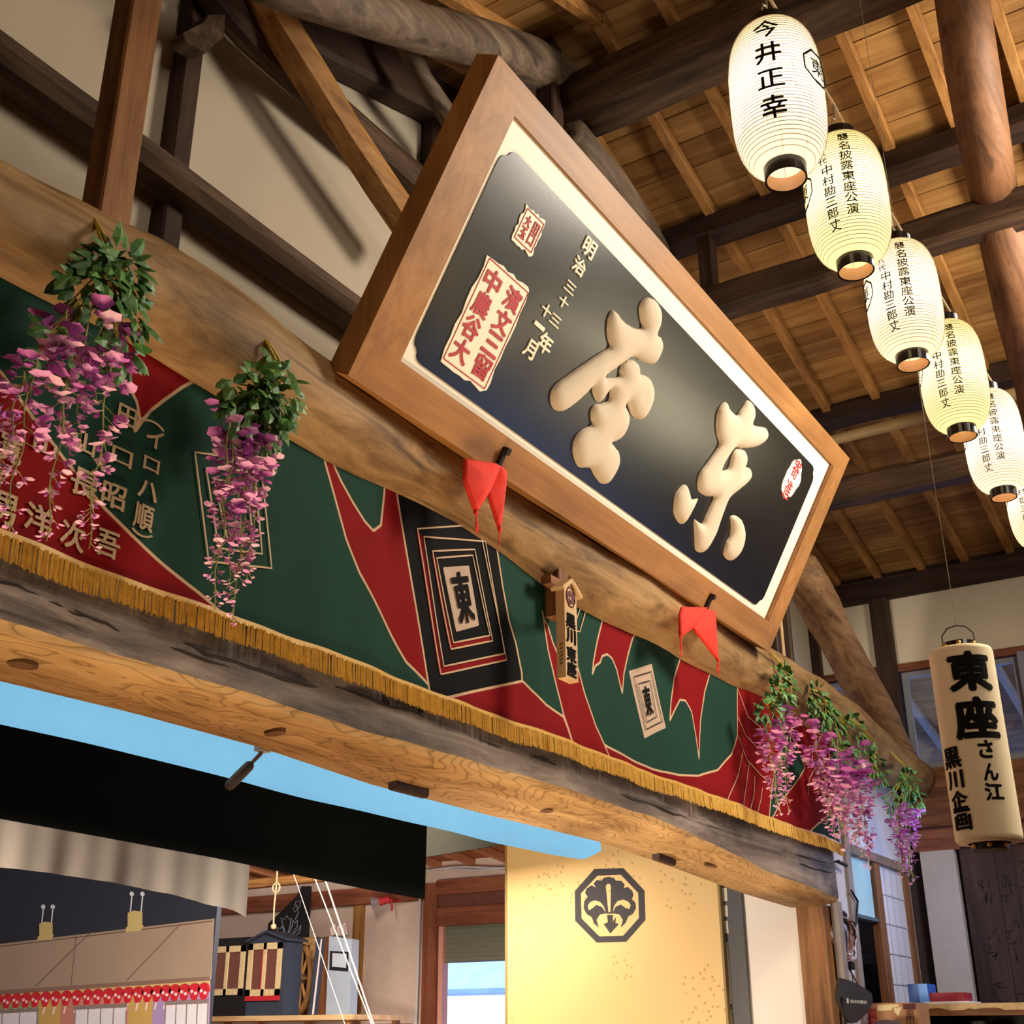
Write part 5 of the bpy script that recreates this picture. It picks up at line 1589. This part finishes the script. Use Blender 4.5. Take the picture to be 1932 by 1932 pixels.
lt = thing('lattice_door', (XL, (l0 + l1) / 2, .7), 'narrow dark grey lattice with pale panes between gold panel and white panel', 'door')
mb = MB(); mb.box((XL, l0, .7), (XL + .04, l1, E + 1.6)); obj('frame', mb, mat('dark_grey_frame', '#46423f', .5), lt)
for (u0, v0, u1, v1) in ((1356, 1676, 1373, 1700), (1357, 1709, 1374, 1729), (1359, 1738, 1375, 1761), (1361, 1778, 1381, 1894), (1364, 1905, 1384, 1960)):
    a, b = PX(u0, v0, XL), PX(u1, v1, XL)
    mb = MB(); mb.box((XL - .005, b.y, b.z), (XL + .002, a.y, a.z)); obj('pane', mb, mat('pane_paper', '#cfc4a4', .7), lt)
mb = MB(); mb.box((10.02, 3.585, .7), (10.1, 4.5, E + 1.9)); struct('wall_white_panel', mb, mat('white_panel', '#efe2d0', .8))

# ================================================================ painted backdrop of a teahouse street
XB = 7.5
e0 = PX(402, 1800, XB).y
bf = thing('painted_backdrop', (XB, 9.6, .7), 'painted stage flat of a teahouse front with navy sky, pinkish roof and red lanterns', 'backdrop')
mb = MB(); mb.box((XB, e0, .7), (XB + .05, 12.6, E + 1.65)); obj('sky_panel', mb, mat('navy_paint', '#262b38', .85, noise=.08), bf)


def bx(u, v, h=0.0):
    p = PX(u, v, XB); return Vector((XB - h, p.y, p.z))


def bpoly(name, pts, m, h0=0.0, h1=.004, parent=bf):
    mb = MB(); mb.prism([bx(u, v, h0) for u, v in pts], (-(h1 - h0), 0, 0)); return obj(name, mb, m, parent)


roofp = bpoly('painted_roof', [(-260, 1812), (0, 1781), (405, 1733), (398, 1848), (0, 1872), (-260, 1888)], mat('roof_paint', '#a8917c', .85, noise=.06, nscale=2))
mb = MB()
for p, q in (((170, 1761), (68, 1861)), ((145, 1762), (135, 1858)), ((341, 1744), (240, 1850)), ((0, 1786), (402, 1738))):
    mb.bar(bx(*p, .005), bx(*q, .005), .008, .004, (1, 0, 0), ch=.001)
obj('ridge_lines', mb, mat('line_paint', '#6b5548', .9), roofp)
bpoly('painted_eave', [(-260, 1888), (0, 1869), (398, 1843), (397, 1850), (0, 1877), (-260, 1897)], mat('eave_paint', '#8a6a5c', .85), .004, .009)
bpoly('painted_beam', [(-260, 1897), (0, 1877), (397, 1850), (397, 1856), (0, 1884), (-260, 1905)], mat('cream_band', '#d8b878', .8), .003, .007)
zlow = 1990
for nm, u0, u1, c in (('painted_wall', -260, 75, '#8f9a68'), ('painted_pillar', 75, 116, '#c8a45c'), ('painted_wall', 116, 146, '#c08070'), ('painted_wall', 146, 244, '#c98878'), ('painted_pillar', 244, 290, '#c8a45c'), ('painted_wall', 290, 397, '#a890c0')):
    vt = lambda u: 1884 - (u / 397) * 28
    bpoly(nm, [(u0, vt(u0)), (u1, vt(u1)), (u1 - 4, zlow), (u0 - 4, zlow)], mat('paint_' + c[1:], c, .85))
for u0, u1 in ((-60, 72), (144, 240), (314, 394)):
    vt = lambda u: 1909 - (u / 397) * 20
    w_ = bpoly('painted_window', [(u0, vt(u0)), (u1, vt(u1)), (u1 - 4, zlow), (u0 - 4, zlow)], mat('window_paint', '#e6e2ea', .8), .004, .007)
    mb = MB()
    for k in range(5):
        u = lerp(u0, u1, k / 4); mb.bar(bx(u, vt(u), .008), bx(u - 4, zlow, .008), .012, .004, (1, 0, 0), ch=.001)
    mb.bar(bx(u0 - 2, vt(u0), .008), bx(u1 + 2, vt(u1), .008), .03, .005, (1, 0, 0), ch=.001)
    obj('window_bars', mb, mat('bar_paint', '#8c7c78', .8), w_)
LR = mat('lantern_red_paint', '#cc2230', .7); LW = mat('lantern_white_paint', '#f0d8d8', .7)
mb = MB(); r0 = .06
# one red lantern with pale dots and a white paper tail, then copies of it along the beam
mb.prism([(0, .066 * math.cos(t) * (1 if math.sin(t) > -.3 else .75), .055 * math.sin(t) - (.016 if math.sin(t) < -.8 else 0)) for t in np.linspace(0, 6.283, 21)[:-1]], (-.012, 0, 0), 0)
for dy in (-.022, .022):
    mb.prism([(-.012, dy + .017 * math.cos(t), -.012 + dy * .35 + .013 * math.sin(t)) for t in np.linspace(0, 6.283, 9)[:-1]], (-.003, 0, 0), 1)
mb.prism([(0, -.008, -.07), (0, .008, -.07), (0, .018, -.125), (0, .004, -.13)], (-.004, 0, 0), 1)
src = None
LU = [-38, -20, -2, 15, 33, 51, 69, 88, 107, 127, 147, 167, 186, 206, 225, 244, 263, 281, 298, 315, 332, 350, 369, 387]
for u in LU:
    p = bx(u, 1888 - u * .051, .006)
    if src is None:
        mb.v = [v + p for v in mb.v]
        src = obj('painted_lantern', mb, [LR, LW], bf); src0 = p
    else:
        o = src.copy(); o.location = p - src0; COL.objects.link(o); o.parent = bf
for (u, v, s) in ((88, 1755, 1.0), (256, 1736, 1.12)):
    t_ = MB(); w = 12 * s
    t_.prism([bx(u - w, v - 12 * s, .004), bx(u - 2, v - 16 * s, .004), bx(u + w, v - 14 * s, .004), bx(u + w, v + 9 * s, .004), bx(u + w + 3, v + 9 * s, .004), bx(u + w - 3, v + 18 * s, .004), bx(u - w - 4, v + 20 * s, .004), bx(u - w - 3, v + 12 * s, .004), bx(u - w, v + 11 * s, .004)], (-.006, 0, 0))
    tub = obj('painted_roof_tub', t_, mat('tub_paint', '#cdb878', .8), bf)
    mb = MB()
    for du in (-8 * s, 10 * s):
        mb.bar(bx(u + du, v - 14 * s, .006), bx(u + du + 3, v - 42 * s, .006), .012, .005, (1, 0, 0), ch=.001)
        mb.prism([bx(u + du + 3 + 4 * math.cos(t), v - 44 * s + 4.5 * math.sin(t), .006) for t in np.linspace(0, 6.283, 9)[:-1]], (-.004, 0, 0))
    obj('painted_finials', mb, mat('finial_paint', '#d8dce0', .8), tub)

# ================================================================ prop shelf at the stage side
XS = 10.5


def sx_(u, v, x=XS):
    return PX(u, v, x)


zsh = sx_(520, 1916).z
ya, yb_ = sx_(392, 1916).y + .6, sx_(668, 1916).y
sh = thing('prop_shelf', (XS + .4, (ya + yb_) / 2, .7), 'long pale shelf carrying stage props beside the backdrop', 'shelf')
mb = MB(); mb.box((XS - .02, yb_, zsh - .05), (XS + .9, ya, zsh)); obj('shelf_board', mb, PALE['Y'], sh)
for y in (yb_ + .1, (ya + yb_) / 2, ya - .1):
    mb = MB(); mb.box((XS + .02, y - .03, .7), (XS + .09, y + .03, zsh - .05)); obj('shelf_leg', mb, TAN['Z'], sh)
    mb = MB(); mb.box((XS + .8, y - .03, .7), (XS + .87, y + .03, zsh - .05)); obj('shelf_leg', mb, TAN['Z'], sh)
NAVY = mat('navy_board', '#333c4c', .6, noise=.1); BLKB = mat('black_board', '#141318', .6); GTR = mat('gilt_trim', '#d8c294', .6, noise=.2, nscale=40); CURT = mat('brown_curtain', '#6b4038', .8, noise=.1); REDP = mat('red_paint', '#b82430', .6)


def palanquin(label, u0, u1, vt, vb, m, peak, wu0, wu1, wv0, wv1, red):
    a, b = sx_(u0, vb), sx_(u1, vb); zt = sx_((u0 + u1) / 2, vt).z
    ymax, ymin = a.y, b.y
    t = thing('palanquin_prop', (XS + .3, (ymax + ymin) / 2, zsh), label, 'prop')
    mb = MB(); ym = (ymax + ymin) / 2
    mb.prism([(XS, ymin, zsh), (XS, ymax, zsh), (XS, ymax, zt), (XS, ym, zt + peak), (XS, ymin, zt)], (.26, 0, 0)); obj('body', mb, m, t)
    if peak:
        mb = MB()
        for s, y in ((-1, ymin - .05), (1, ymax + .03)):
            mb.bar((XS + .12, ym, zt + peak + .015), (XS + .12, y, zt - .02), .34, .025, ch=.003)
        obj('gable_cap', mb, m, t)
    p, q = sx_(wu0, wv0), sx_(wu1, wv1)
    y0_, y1_, z0_, z1_ = q.y, p.y, q.z, p.z
    mb = MB(); mb.box((XS - .004, y0_, z0_), (XS + .004, y1_, z1_)); obj('curtain', mb, CURT, t)
    mb = MB(); w = .065
    mb.box((XS - .018, y0_, z0_), (XS - .003, y0_ + w, z1_)); mb.box((XS - .018, y1_ - w, z0_), (XS - .003, y1_, z1_)); mb.box((XS - .018, y0_, z0_), (XS - .003, y1_, z0_ + w)); mb.box((XS - .018, y0_, z1_ - w), (XS - .003, y1_, z1_)); yc = (y0_ + y1_) / 2; mb.box((XS - .018, yc - .022, z0_), (XS - .003, yc + .022, z1_))
    obj('window_trim', mb, GTR, t)
    if red:
        mb = MB(); mb.box((XS - .02, y0_, z0_ - .05), (XS - .002, y1_, z0_)); mb.box((XS - .012, yc + .022, z0_ + .05), (XS - .003, yc + .045, z1_ - .06)); obj('red_sill', mb, REDP, t)


palanquin('black palanquin prop with a gilt double window, left on the shelf behind the backdrop edge', 396, 460, 1770, 1915, BLKB, 0, 400, 458, 1787, 1877, False)
palanquin('navy palanquin prop with peaked top, gilt double window and red sill', 462, 532, 1772, 1915, NAVY, .06, 472, 528, 1781, 1878, True)
# wheel seen slanted, and boards leaning after it
cw = sx_(569, 1842, 10.9)
wh = thing('cart_wheel', (10.9, cw.y, zsh), 'wooden cart wheel prop with brown boards, right of the navy palanquin', 'wheel')
rim = MB(); n = 40; Rz = (sx_(569, 1785, 10.9).z - zsh) / 2; Ry = Rz * .55
cz_ = zsh + Rz + .02
for (r0_, r1_) in ((1.0, .86),):
    vs = []
    for k in range(n):
        t = 2 * math.pi * k / n
        for r, dx in ((r0_, 0), (r0_, .06), (r1_, .06), (r1_, 0)):
            vs.append((10.86 + dx + .35 * Ry * math.cos(t) * r, cw.y + Ry * math.cos(t) * r, cz_ + Rz * math.sin(t) * r))
    fs = [(k * 4 + j, k * 4 + (j + 1) % 4, ((k + 1) % n) * 4 + (j + 1) % 4, ((k + 1) % n) * 4 + j) for k in range(n) for j in range(4)]
    rim.add(vs, fs)
obj('rim', rim, TAN['Z'], wh)
mb = MB(); mb.ball((10.9, cw.y, cz_), .07, 10); obj('hub', mb, OLD['X'], wh, smooth=True)
for k in range(8):
    t = math.pi * k / 4; mb = MB(); mb.bar((10.89, cw.y, cz_), (10.89 + .35 * Ry * math.cos(t) * .9, cw.y + Ry * .9 * math.cos(t), cz_ + Rz * .9 * math.sin(t)), .03, .03); obj('spoke', mb, TAN['Z'], wh)


def board(name, label, cat, quad, m, x=10.62, th=.05, inlay=None):
    pts = [PX(u, v, x) for u, v in quad]; zmin = min(p.z for p in pts)
    for p in pts:
        if p.z < zmin + .1: p.z = zsh
    t = thing(name, (x, sum(p.y for p in pts) / len(pts), zsh), label, cat)
    mb = MB(); mb.prism(pts, (th, 0, 0)); obj('panel', mb, m, t)
    if inlay:
        for iq, (nm, q, mm_) in enumerate(inlay):
            mb = MB(); mb.prism([PX(u, v, x - .001 - .006 * iq) for u, v in q], (-.006, 0, 0)); obj(nm, mb, mm_, t)
    return t


board('wooden_board', 'brown slatted board leaning at the navy palanquin', 'board', [(534, 1783), (556, 1776), (552, 1912), (531, 1912)], TAN['Z'], 10.75, .04, [('pale_edge', [(553, 1790), (556, 1790), (547, 1908), (544, 1908)], PALE['Z'])])
board('leopard_board', 'tan board with dark brush marks behind the wheel', 'board', [(552, 1770), (598, 1768), (590, 1912), (560, 1912)], mat('blotched_board', '#b58a58', .7, noise=.6, nscale=18), 11.1, .03, [('dark_opening', [(568, 1786), (585, 1784), (580, 1890), (570, 1890)], BLKB)])
board('narrow_board', 'narrow navy board with a white edge stripe leaning on the shelf', 'board', [(597, 1767), (609, 1770), (594, 1914), (582, 1914)], NAVY, 10.58, .04, [('white_stripe', [(606, 1772), (608, 1772), (592, 1914), (589, 1914)], LW)])
board('brown_board', 'brown wooden board standing between navy and grey boards', 'board', [(609, 1768), (622, 1766), (612, 1912), (596, 1912)], BROWN['Z'], 10.7, .05)
board('grey_panel', 'pale blue-grey board with a black square outline, last on the shelf', 'board', [(621, 1766), (664, 1772), (660, 1901), (615, 1903)], mat('blue_grey_paint', '#98a4b4', .6, noise=.06), 10.52, .12,
      [('square_outline', [(623, 1794), (658, 1796), (657, 1833), (622, 1830)], BLKB), ('square_field', [(628, 1798), (654, 1800), (653, 1826), (627, 1824)], mat('pale_grey_paint', '#a9b4c2', .6))])
pt = [(505, 1752), (506, 1742), (525, 1725), (560, 1690), (569, 1672), (584, 1672), (580, 1768), (505, 1768)]
bk_ = thing('pointed_board', (11.2, PX(550, 1760, 11.2).y, zsh), 'black pointed board with a white line drawing of blossoms, behind the navy palanquin', 'board')
mb = MB(); mb.prism([PX(u, v, 11.2) for u, v in pt[:-2]] + [Vector((11.2, PX(580, 1768, 11.2).y, zsh)), Vector((11.2, PX(505, 1768, 11.2).y, zsh))], (.04, 0, 0)); obj('panel', mb, mat('black_board', '#141318'), bk_)
mb = MB()
for lp in ([(540, 1768), (534, 1745), (530, 1732), (537, 1735), (541, 1727), (546, 1735), (550, 1732), (547, 1748), (541, 1768)], [(542, 1768), (552, 1745), (553, 1736), (557, 1741), (561, 1736), (561, 1748), (546, 1768)],
           [(538, 1768), (525, 1758), (521, 1750), (529, 1752), (532, 1747), (537, 1760)], [(548, 1768), (560, 1756), (568, 1746), (565, 1760), (552, 1768)],
           [(557, 1735), (563, 1722), (560, 1710), (553, 1713), (556, 1721), (566, 1710), (567, 1700), (558, 1701), (556, 1708), (562, 1709)]):
    mb.tube([PX(u, v, 11.19) for u, v in lp], .006, 4)
obj('blossom_drawing', mb, mat('chalk', '#7d828c', .9), bk_)
mb = MB()
for u in (630, 642, 650):
    p = sx_(u, 1766, 10.6); mb.tube([p, p + Vector((0, .02, .08)), p + Vector((0, .0, .13))], [.05, .045, .015], 8)
obj('folded_cloths', mb, mat('striped_cloth', '#9a8580', .8, noise=.4, nscale=30), None, 'small bundles of cloth lying on top of the grey board', 'cloth')

# white ropes slanting in front of the shelf, rope loop, red lamp
for i, (p, q, r, lab) in enumerate((((556, 1655), (655, 1945), .004, 'thin pale rope, leftmost of the slanting ropes before the prop shelf'), ((593, 1655), (706, 1945), .006, 'white pole rope, middle of the slanting ropes before the prop shelf'), ((612, 1655), (709, 1945), .008, 'white pole rope, rightmost of the slanting ropes before the prop shelf'))):
    a, b = PX(*p, 9.6), PX(*q, 9.6)
    d_ = (a - b).normalized(); mb = MB(); mb.tube([a + d_ * .6, b - d_ * 1.0], r, 8)
    obj('stage_rope', mb, mat('white_rope', '#cfc6b8', .7), None, lab, 'rope')
mb = MB(); p = PX(521, 1675, 10.0)
mb.tube([p + Vector((0, .05 * math.cos(t), .05 * math.sin(t))) for t in np.linspace(0, 12.5, 26)], .009, 6); mb.tube([p + Vector((0, 0, 4.2 - (p.z - E))), p, p + Vector((0, .01, -.2)), PX(516, 1748, 10.0)], .009, 6); mb.ball(PX(516, 1748, 10.0), .03, 7)
obj('looped_rope', mb, ROPE, None, 'pale looped rope hanging above the black pointed board', 'rope')
b0, b1 = PX(478, 1670, 10.2), PX(588, 1656, 10.2)
mb = MB(); mb.bar(b0 + Vector((0, .8, 0)), b1 + Vector((0, -.4, 0)), .12, .09); mb.tube([b0 + Vector((0, .5, 0)), b0 + Vector((0, .5, 4.2 - (b0.z - E)))], .008, 6); mb.tube([b1 + Vector((0, -.2, 0)), b1 + Vector((0, -.2, 4.2 - (b1.z - E)))], .008, 6); obj('hanging_bar', mb, TAN['Y'], None, 'brown wooden bar under the black border above the prop shelf', 'bar')
c = PX(715, 1702, 11.6)
lp_ = thing('stage_lamp', c, 'small stage lamp with red clamp under the black border by the doorway', 'lamp')
mb = MB(); mb.tube([c + Vector((-.05, .07, -.02)), c + Vector((0, .0, 0))], [.075, .05], 12); obj('reflector', mb, mat('lamp_metal', '#c8c8d0', .25, .7), lp_)
mb = MB(); mb.tube([c, c + Vector((.05, -.12, .03))], [.05, .035], 10); mb.bar(c + Vector((.03, -.08, .03)), c + Vector((.3, -.08, .03)), .03, .03); mb.tube([c + Vector((.05, -.14, .03)), c + Vector((.03, -.17, -.1))], .012, 6); obj('clamp', mb, REDP, lp_)

# microphone under the squared beam
ym = 3.66
mc = thing('hanging_microphone', PY(497, 1413, ym), 'grey hanging microphone clipped under the squared beam before the blue cloth', 'microphone')
mb = MB(); a, b = PY(474, 1441, ym), PY(429, 1486, ym)
ax = (b - a); pts = [a + ax * t for t in (-.05, 0, .04, .1, .5, .9, .97, 1.0)]
mb.tube(pts, [.006, .012, .019, .022, .023, .022, .018, .006], 14); obj('capsule_body', mb, mat('mic_grey', '#5a5148', .6), mc, smooth=True)
mb = MB(); mb.tube([PY(497, 1412, ym), PY(490, 1424, ym), PY(480, 1434, ym), PY(472, 1443, ym)], [.007, .010, .009, .008], 8); obj('arm', mb, mat('mic_arm', '#8a7c6c', .5), mc)
mb = MB(); c = PY(495, 1414, ym); mb.box((c.x - .03, ym - .02, c.z - .01), (c.x + .03, ym + .02, c.z + .03)); obj('clip', mb, mat('clip_white', '#d8d0c0', .5), mc)

# ================================================================ corner by the post: antenna, cables, counter
YA = 3.05
AP = [(1586, 1845), (1604, 1850), (1620, 1857), (1645, 1874), (1647, 1891), (1640, 1908), (1616, 1930), (1604, 1930), (1590, 1905), (1582, 1882)]
an = thing('antenna_paddle', PY(1612, 1932, YA), 'black paddle antenna with small white lettering on a stand beside the stage post', 'antenna')
mb = MB(); mb.prism([PY(u, v, YA) for u, v in AP], (0, .03, 0)); obj('paddle', mb, mat('antenna_black', '#2b2522', .55), an)
mb = MB(); pc = PY(1618, 1890, YA)
word = 'SENNHEISER'; wd = (PY(1638, 1890, YA).x - PY(1606, 1890, YA).x)
for k, ch in enumerate(word):
    put(mb, ch, lambda a, b, c: Vector((a, YA - c, b)), pc.x + wd * .06 + (k - 4.5) * wd / 10, pc.z, wd / 11, .022, .002, fill=True)
mb.box((pc.x - wd * .62, YA - .002, pc.z - .015), (pc.x - wd * .52, YA, pc.z + .02)); obj('lettering', mb, mat('white_print', '#c8c4bc', .6), an)
mb = MB(); p = PY(1588, 1890, YA); mb.tube([(p.x, YA - .01, p.z + .03), (p.x, YA - .01, p.z - .04)], .02, 8); obj('knob', mb, BLACK, an)
mb = MB(); p = PY(1600, 1925, YA); mb.tube([(p.x, YA + .02, p.z + .02), (p.x, YA + .02, .02)], .012, 8)
for k in range(3):
    mb.tube([(p.x, YA + .02, .3), (p.x + .25 * math.cos(k * 2.09), YA + .02 + .25 * math.sin(k * 2.09), .01)], .009, 6)
obj('stand', mb, BLACK, an)
# coiled cables on the wing wall
yc_ = YW - .05
cc = wpx(1588, 1758, yc_); ct = wpx(1588, 1722, yc_)
co = thing('cable_coil', cc, 'bundle of coiled brown and black cables hanging on the pale wing wall', 'cable')
hz = ct.z - cc.z
for nm, m_, n_, r0_ in (('brown_cable', mat('cable_brown', '#8a5a48', .5), 8, .009), ('black_cable', mat('cable_black', '#1c1a1c', .4), 4, .009), ('white_cable', mat('cable_white', '#c8c8cc'), 3, .007)):
    mb = MB()
    for k in range(n_):
        a_, b_ = WR.uniform(.20, .34), hz * WR.uniform(.8, 1.15); oz = WR.uniform(-.04, .0)
        mb.tube([cc + Vector((a_ * math.cos(t) + .01 * math.sin(5 * t), WR.uniform(-.03, .01), oz + b_ * math.sin(t) * (1 if math.sin(t) > 0 else 1.35))) for t in np.linspace(0, 6.283, 22)], r0_, 5)
    mb.tube([cc + Vector((.02 * n_ - .1, 0, -hz * 1.3)), cc + Vector((.05, -.02, -hz * 1.9)), cc + Vector((-.03 + .03 * n_, -.02, -hz * 2.6)), cc + Vector((.1, -.02, -hz * 3.6))], r0_, 5)
    obj(nm, mb, m_, co)
mb = MB(); mb.box(cc + Vector((0, -.05, -hz * 1.9)), cc + Vector((.09, .0, -hz * 1.5))); obj('plug', mb, BLACK, co)
mb = MB(); mb.tube([wpx(1606, 1680, yc_), wpx(1618, 1700, yc_), wpx(1616, 1740, yc_), wpx(1604, 1762, yc_)], .010, 6); obj('stray_cable', mb, mat('cable_black', '#1c1a1c'), co)
mb = MB(); p = wpx(1585, 1627, YW - .06); mb.bar(p + Vector((-.06, 0, 0)), p + Vector((.16, 0, -.01)), .03, .03); mb.bar(p + Vector((-.06, .06, 0)), p + Vector((-.06, -.02, 0)), .02, .02)
obj('wall_hook', mb, BLACK, None, 'small black hook on the wing wall beside the end of the squared beam', 'hook')
# booth equipment
mb = MB(); a, b = wpx(1634, 1760, YW + .4), wpx(1652, 1890, YW + .4)
eq = thing('equipment_rack', (a.x + .3, YW + .4, .7), 'dark equipment rack inside the control booth opening', 'rack')
mb.box((a.x - .25, YW + .3, .7), (a.x + .02, YW + .6, E + .62)); obj('black_case', mb, BLACK, eq)
mb = MB(); mb.box((a.x + .05, YW + .35, .7), (a.x + .4, YW + .6, E + .72)); obj('grey_unit', mb, mat('unit_grey', '#4a4c46', .5), eq)
# counter with things on it
XC = 11.0
zc_ = PX(1850, 1893, XC).z
cn = thing('counter', (XC + .35, 1.5, 0), 'wooden counter with torn pale edge under the scribbled wall at right', 'counter')
yc0, yc1 = 0.2, PX(1640, 1893, XC).y
mb = MB(); mb.box((XC, yc0, zc_ - .09), (XC + .8, yc1, zc_)); obj('worktop', mb, BROWN['Y'], cn)
mb = MB()
y = yc0
rg = random.Random(4)
pts = []
ys_ = np.linspace(yc0, PX(1727, 1893, XC).y, 60)
pts = [(XC - .004, y, zc_ + .002) for y in ys_] + [(XC - .004, y, zc_ - .03 - rg.uniform(0, .025)) for y in ys_[::-1]]
mb.prism(pts, (.004, 0, 0)); obj('torn_edge_paper', mb, mat('torn_paper', '#c8a878', .8, noise=.2, nscale=20), cn)
mb = MB(); mb.box((XC + .5, yc0, 0), (XC + .55, yc1, zc_ - .09)); obj('dark_back', mb, mat('booth_dark', '#2e2620'), cn)
for y in (yc0 + .05, yc1 - .05):
    mb = MB(); mb.box((XC + .05, y - .04, 0), (XC + .75, y + .04, zc_ - .09)); obj('end_panel', mb, BROWN['Z'], cn)
zsl = zc_ - .35
mb = MB(); mb.box((XC + .03, yc0 + .1, zsl - .03), (XC + .5, yc1 - .1, zsl)); obj('lower_shelf', mb, BROWN['Y'], cn)
for u, w, h, c_, lab in ((1742, .10, .14, '#8a2430', 'red packet on the shelf below the counter'), (1790, .22, .18, '#b8aca0', 'pale crumpled bag on the shelf below the counter'), (1845, .12, .22, '#2a2624', 'black case on the shelf below the counter'), (1900, .18, .16, '#9a948c', 'grey box on the shelf below the counter, at the picture edge')):
    p = PX(u, 1925, XC + .1)
    mb = MB(); mb.bar((XC + .16, p.y, zsl), (XC + .16, p.y, zsl + h), w, .14, (1, 0, 0), ch=.02); obj('storage_item', mb, mat('item_' + c_[1:], c_, .7, noise=.2), None, lab, 'box')
p, q = PX(1717, 1888, XC + .1), PX(1750, 1856, XC + .1)
bb = thing('blue_box', (XC + .2, (p.y + q.y) / 2, zc_), 'small bright blue box standing on the counter', 'box')
mb = MB(); mb.box((XC + .08, q.y, zc_), (XC + .34, p.y, q.z)); obj('carton', mb, mat('blue_carton', '#2f5fae', .4, noise=.3, nscale=14), bb)
mb = MB(); yy = lerp(p.y, q.y, .55); mb.box((XC + .074, q.y, zc_ + .01), (XC + .08, yy, q.z)); obj('light_blue_face', mb, mat('blue_face', '#5c9ae8', .4), bb)
a, b = PX(1752, 1882, XC + .15), PX(1818, 1868, XC + .15)
mb = MB(); mb.box((XC + .12, b.y, zc_ + .02), (XC + .42, a.y, zc_ + .09)); obj('red_folder', mb, mat('dark_red', '#8e1a26', .5), None, 'flat dark red folder lying on papers on the counter', 'folder')
mb = MB(); mb.box((XC + .06, b.y - .06, zc_), (XC + .44, a.y + .02, zc_ + .02)); obj('paper_stack', mb, mat('white_paper', '#dcd8dc', .7), None, 'thin white paper stack under the red folder', 'papers')
# decorated carton before the counter
XK = 10.55
k0, k1 = PX(1640, 1893, XK), PX(1729, 1896, XK)
kb = thing('decorated_box', (XK + .15, (k0.y + k1.y) / 2, 0), 'brown box printed with red and black characters in front of the counter', 'box')
mb = MB(); mb.box((XK, k1.y, 0), (XK + .35, k0.y, k0.z)); obj('carton', mb, mat('kraft', '#a87850', .8, noise=.15, nscale=12), kb)


def KF(u, v, h=.003):
    p = PX(u, v, XK); return Vector((XK - h, p.y, p.z))


mb = MB()
for pl_ in ([(1655, 1897), (1695, 1894), (1697, 1899), (1682, 1902), (1684, 1906), (1655, 1908)], [(1686, 1902), (1702, 1900), (1695, 1917), (1688, 1910)]):
    mb.prism([KF(u, v, 0) for u, v in pl_], (-.003, 0, 0))
obj('cream_print', mb, mat('cream_print', '#d8c090', .7), kb)
mb = MB()
for ch, u, v, s in (('東', 1646, 1912, .09), ('座', 1646, 1926, .09)):
    p = KF(u, v); put(mb, ch, lambda a, b, c: Vector((XK - .002 - c, p.y - a, p.z + b)), 0, 0, s, s, .002)
obj('red_print', mb, REDINK, kb)
mb = MB()
p = KF(1716, 1899); mb.box((XK - .003, p.y - .05, p.z - .022), (XK, p.y + .05, p.z + .022))
for ch, u, v, s in (('黒', 1717, 1914, .075), ('川', 1717, 1926, .075)):
    p = KF(u, v); put(mb, ch, lambda a, b, c: Vector((XK - .002 - c, p.y - a, p.z + b)), 0, 0, s, s, .002)
obj('dark_print', mb, mat('dark_print', '#4a1c18', .7), kb)
p = PX(1672, 1925, XK - .25)
mb = MB(); mb.lathe((XK - .25, p.y, p.z - .16), [(.16, 0), (.155, .06), (.13, .12), (.08, .155), (.0, .165)], 20)
mb.tube([(XK - .25, p.y, 0), (XK - .25, p.y, p.z - .16)], .16, 20)
obj('round_bag', mb, mat('dark_bag', '#4a3630', .8, noise=.1), None, 'dark rounded bag standing before the printed box', 'bag', smooth=True)
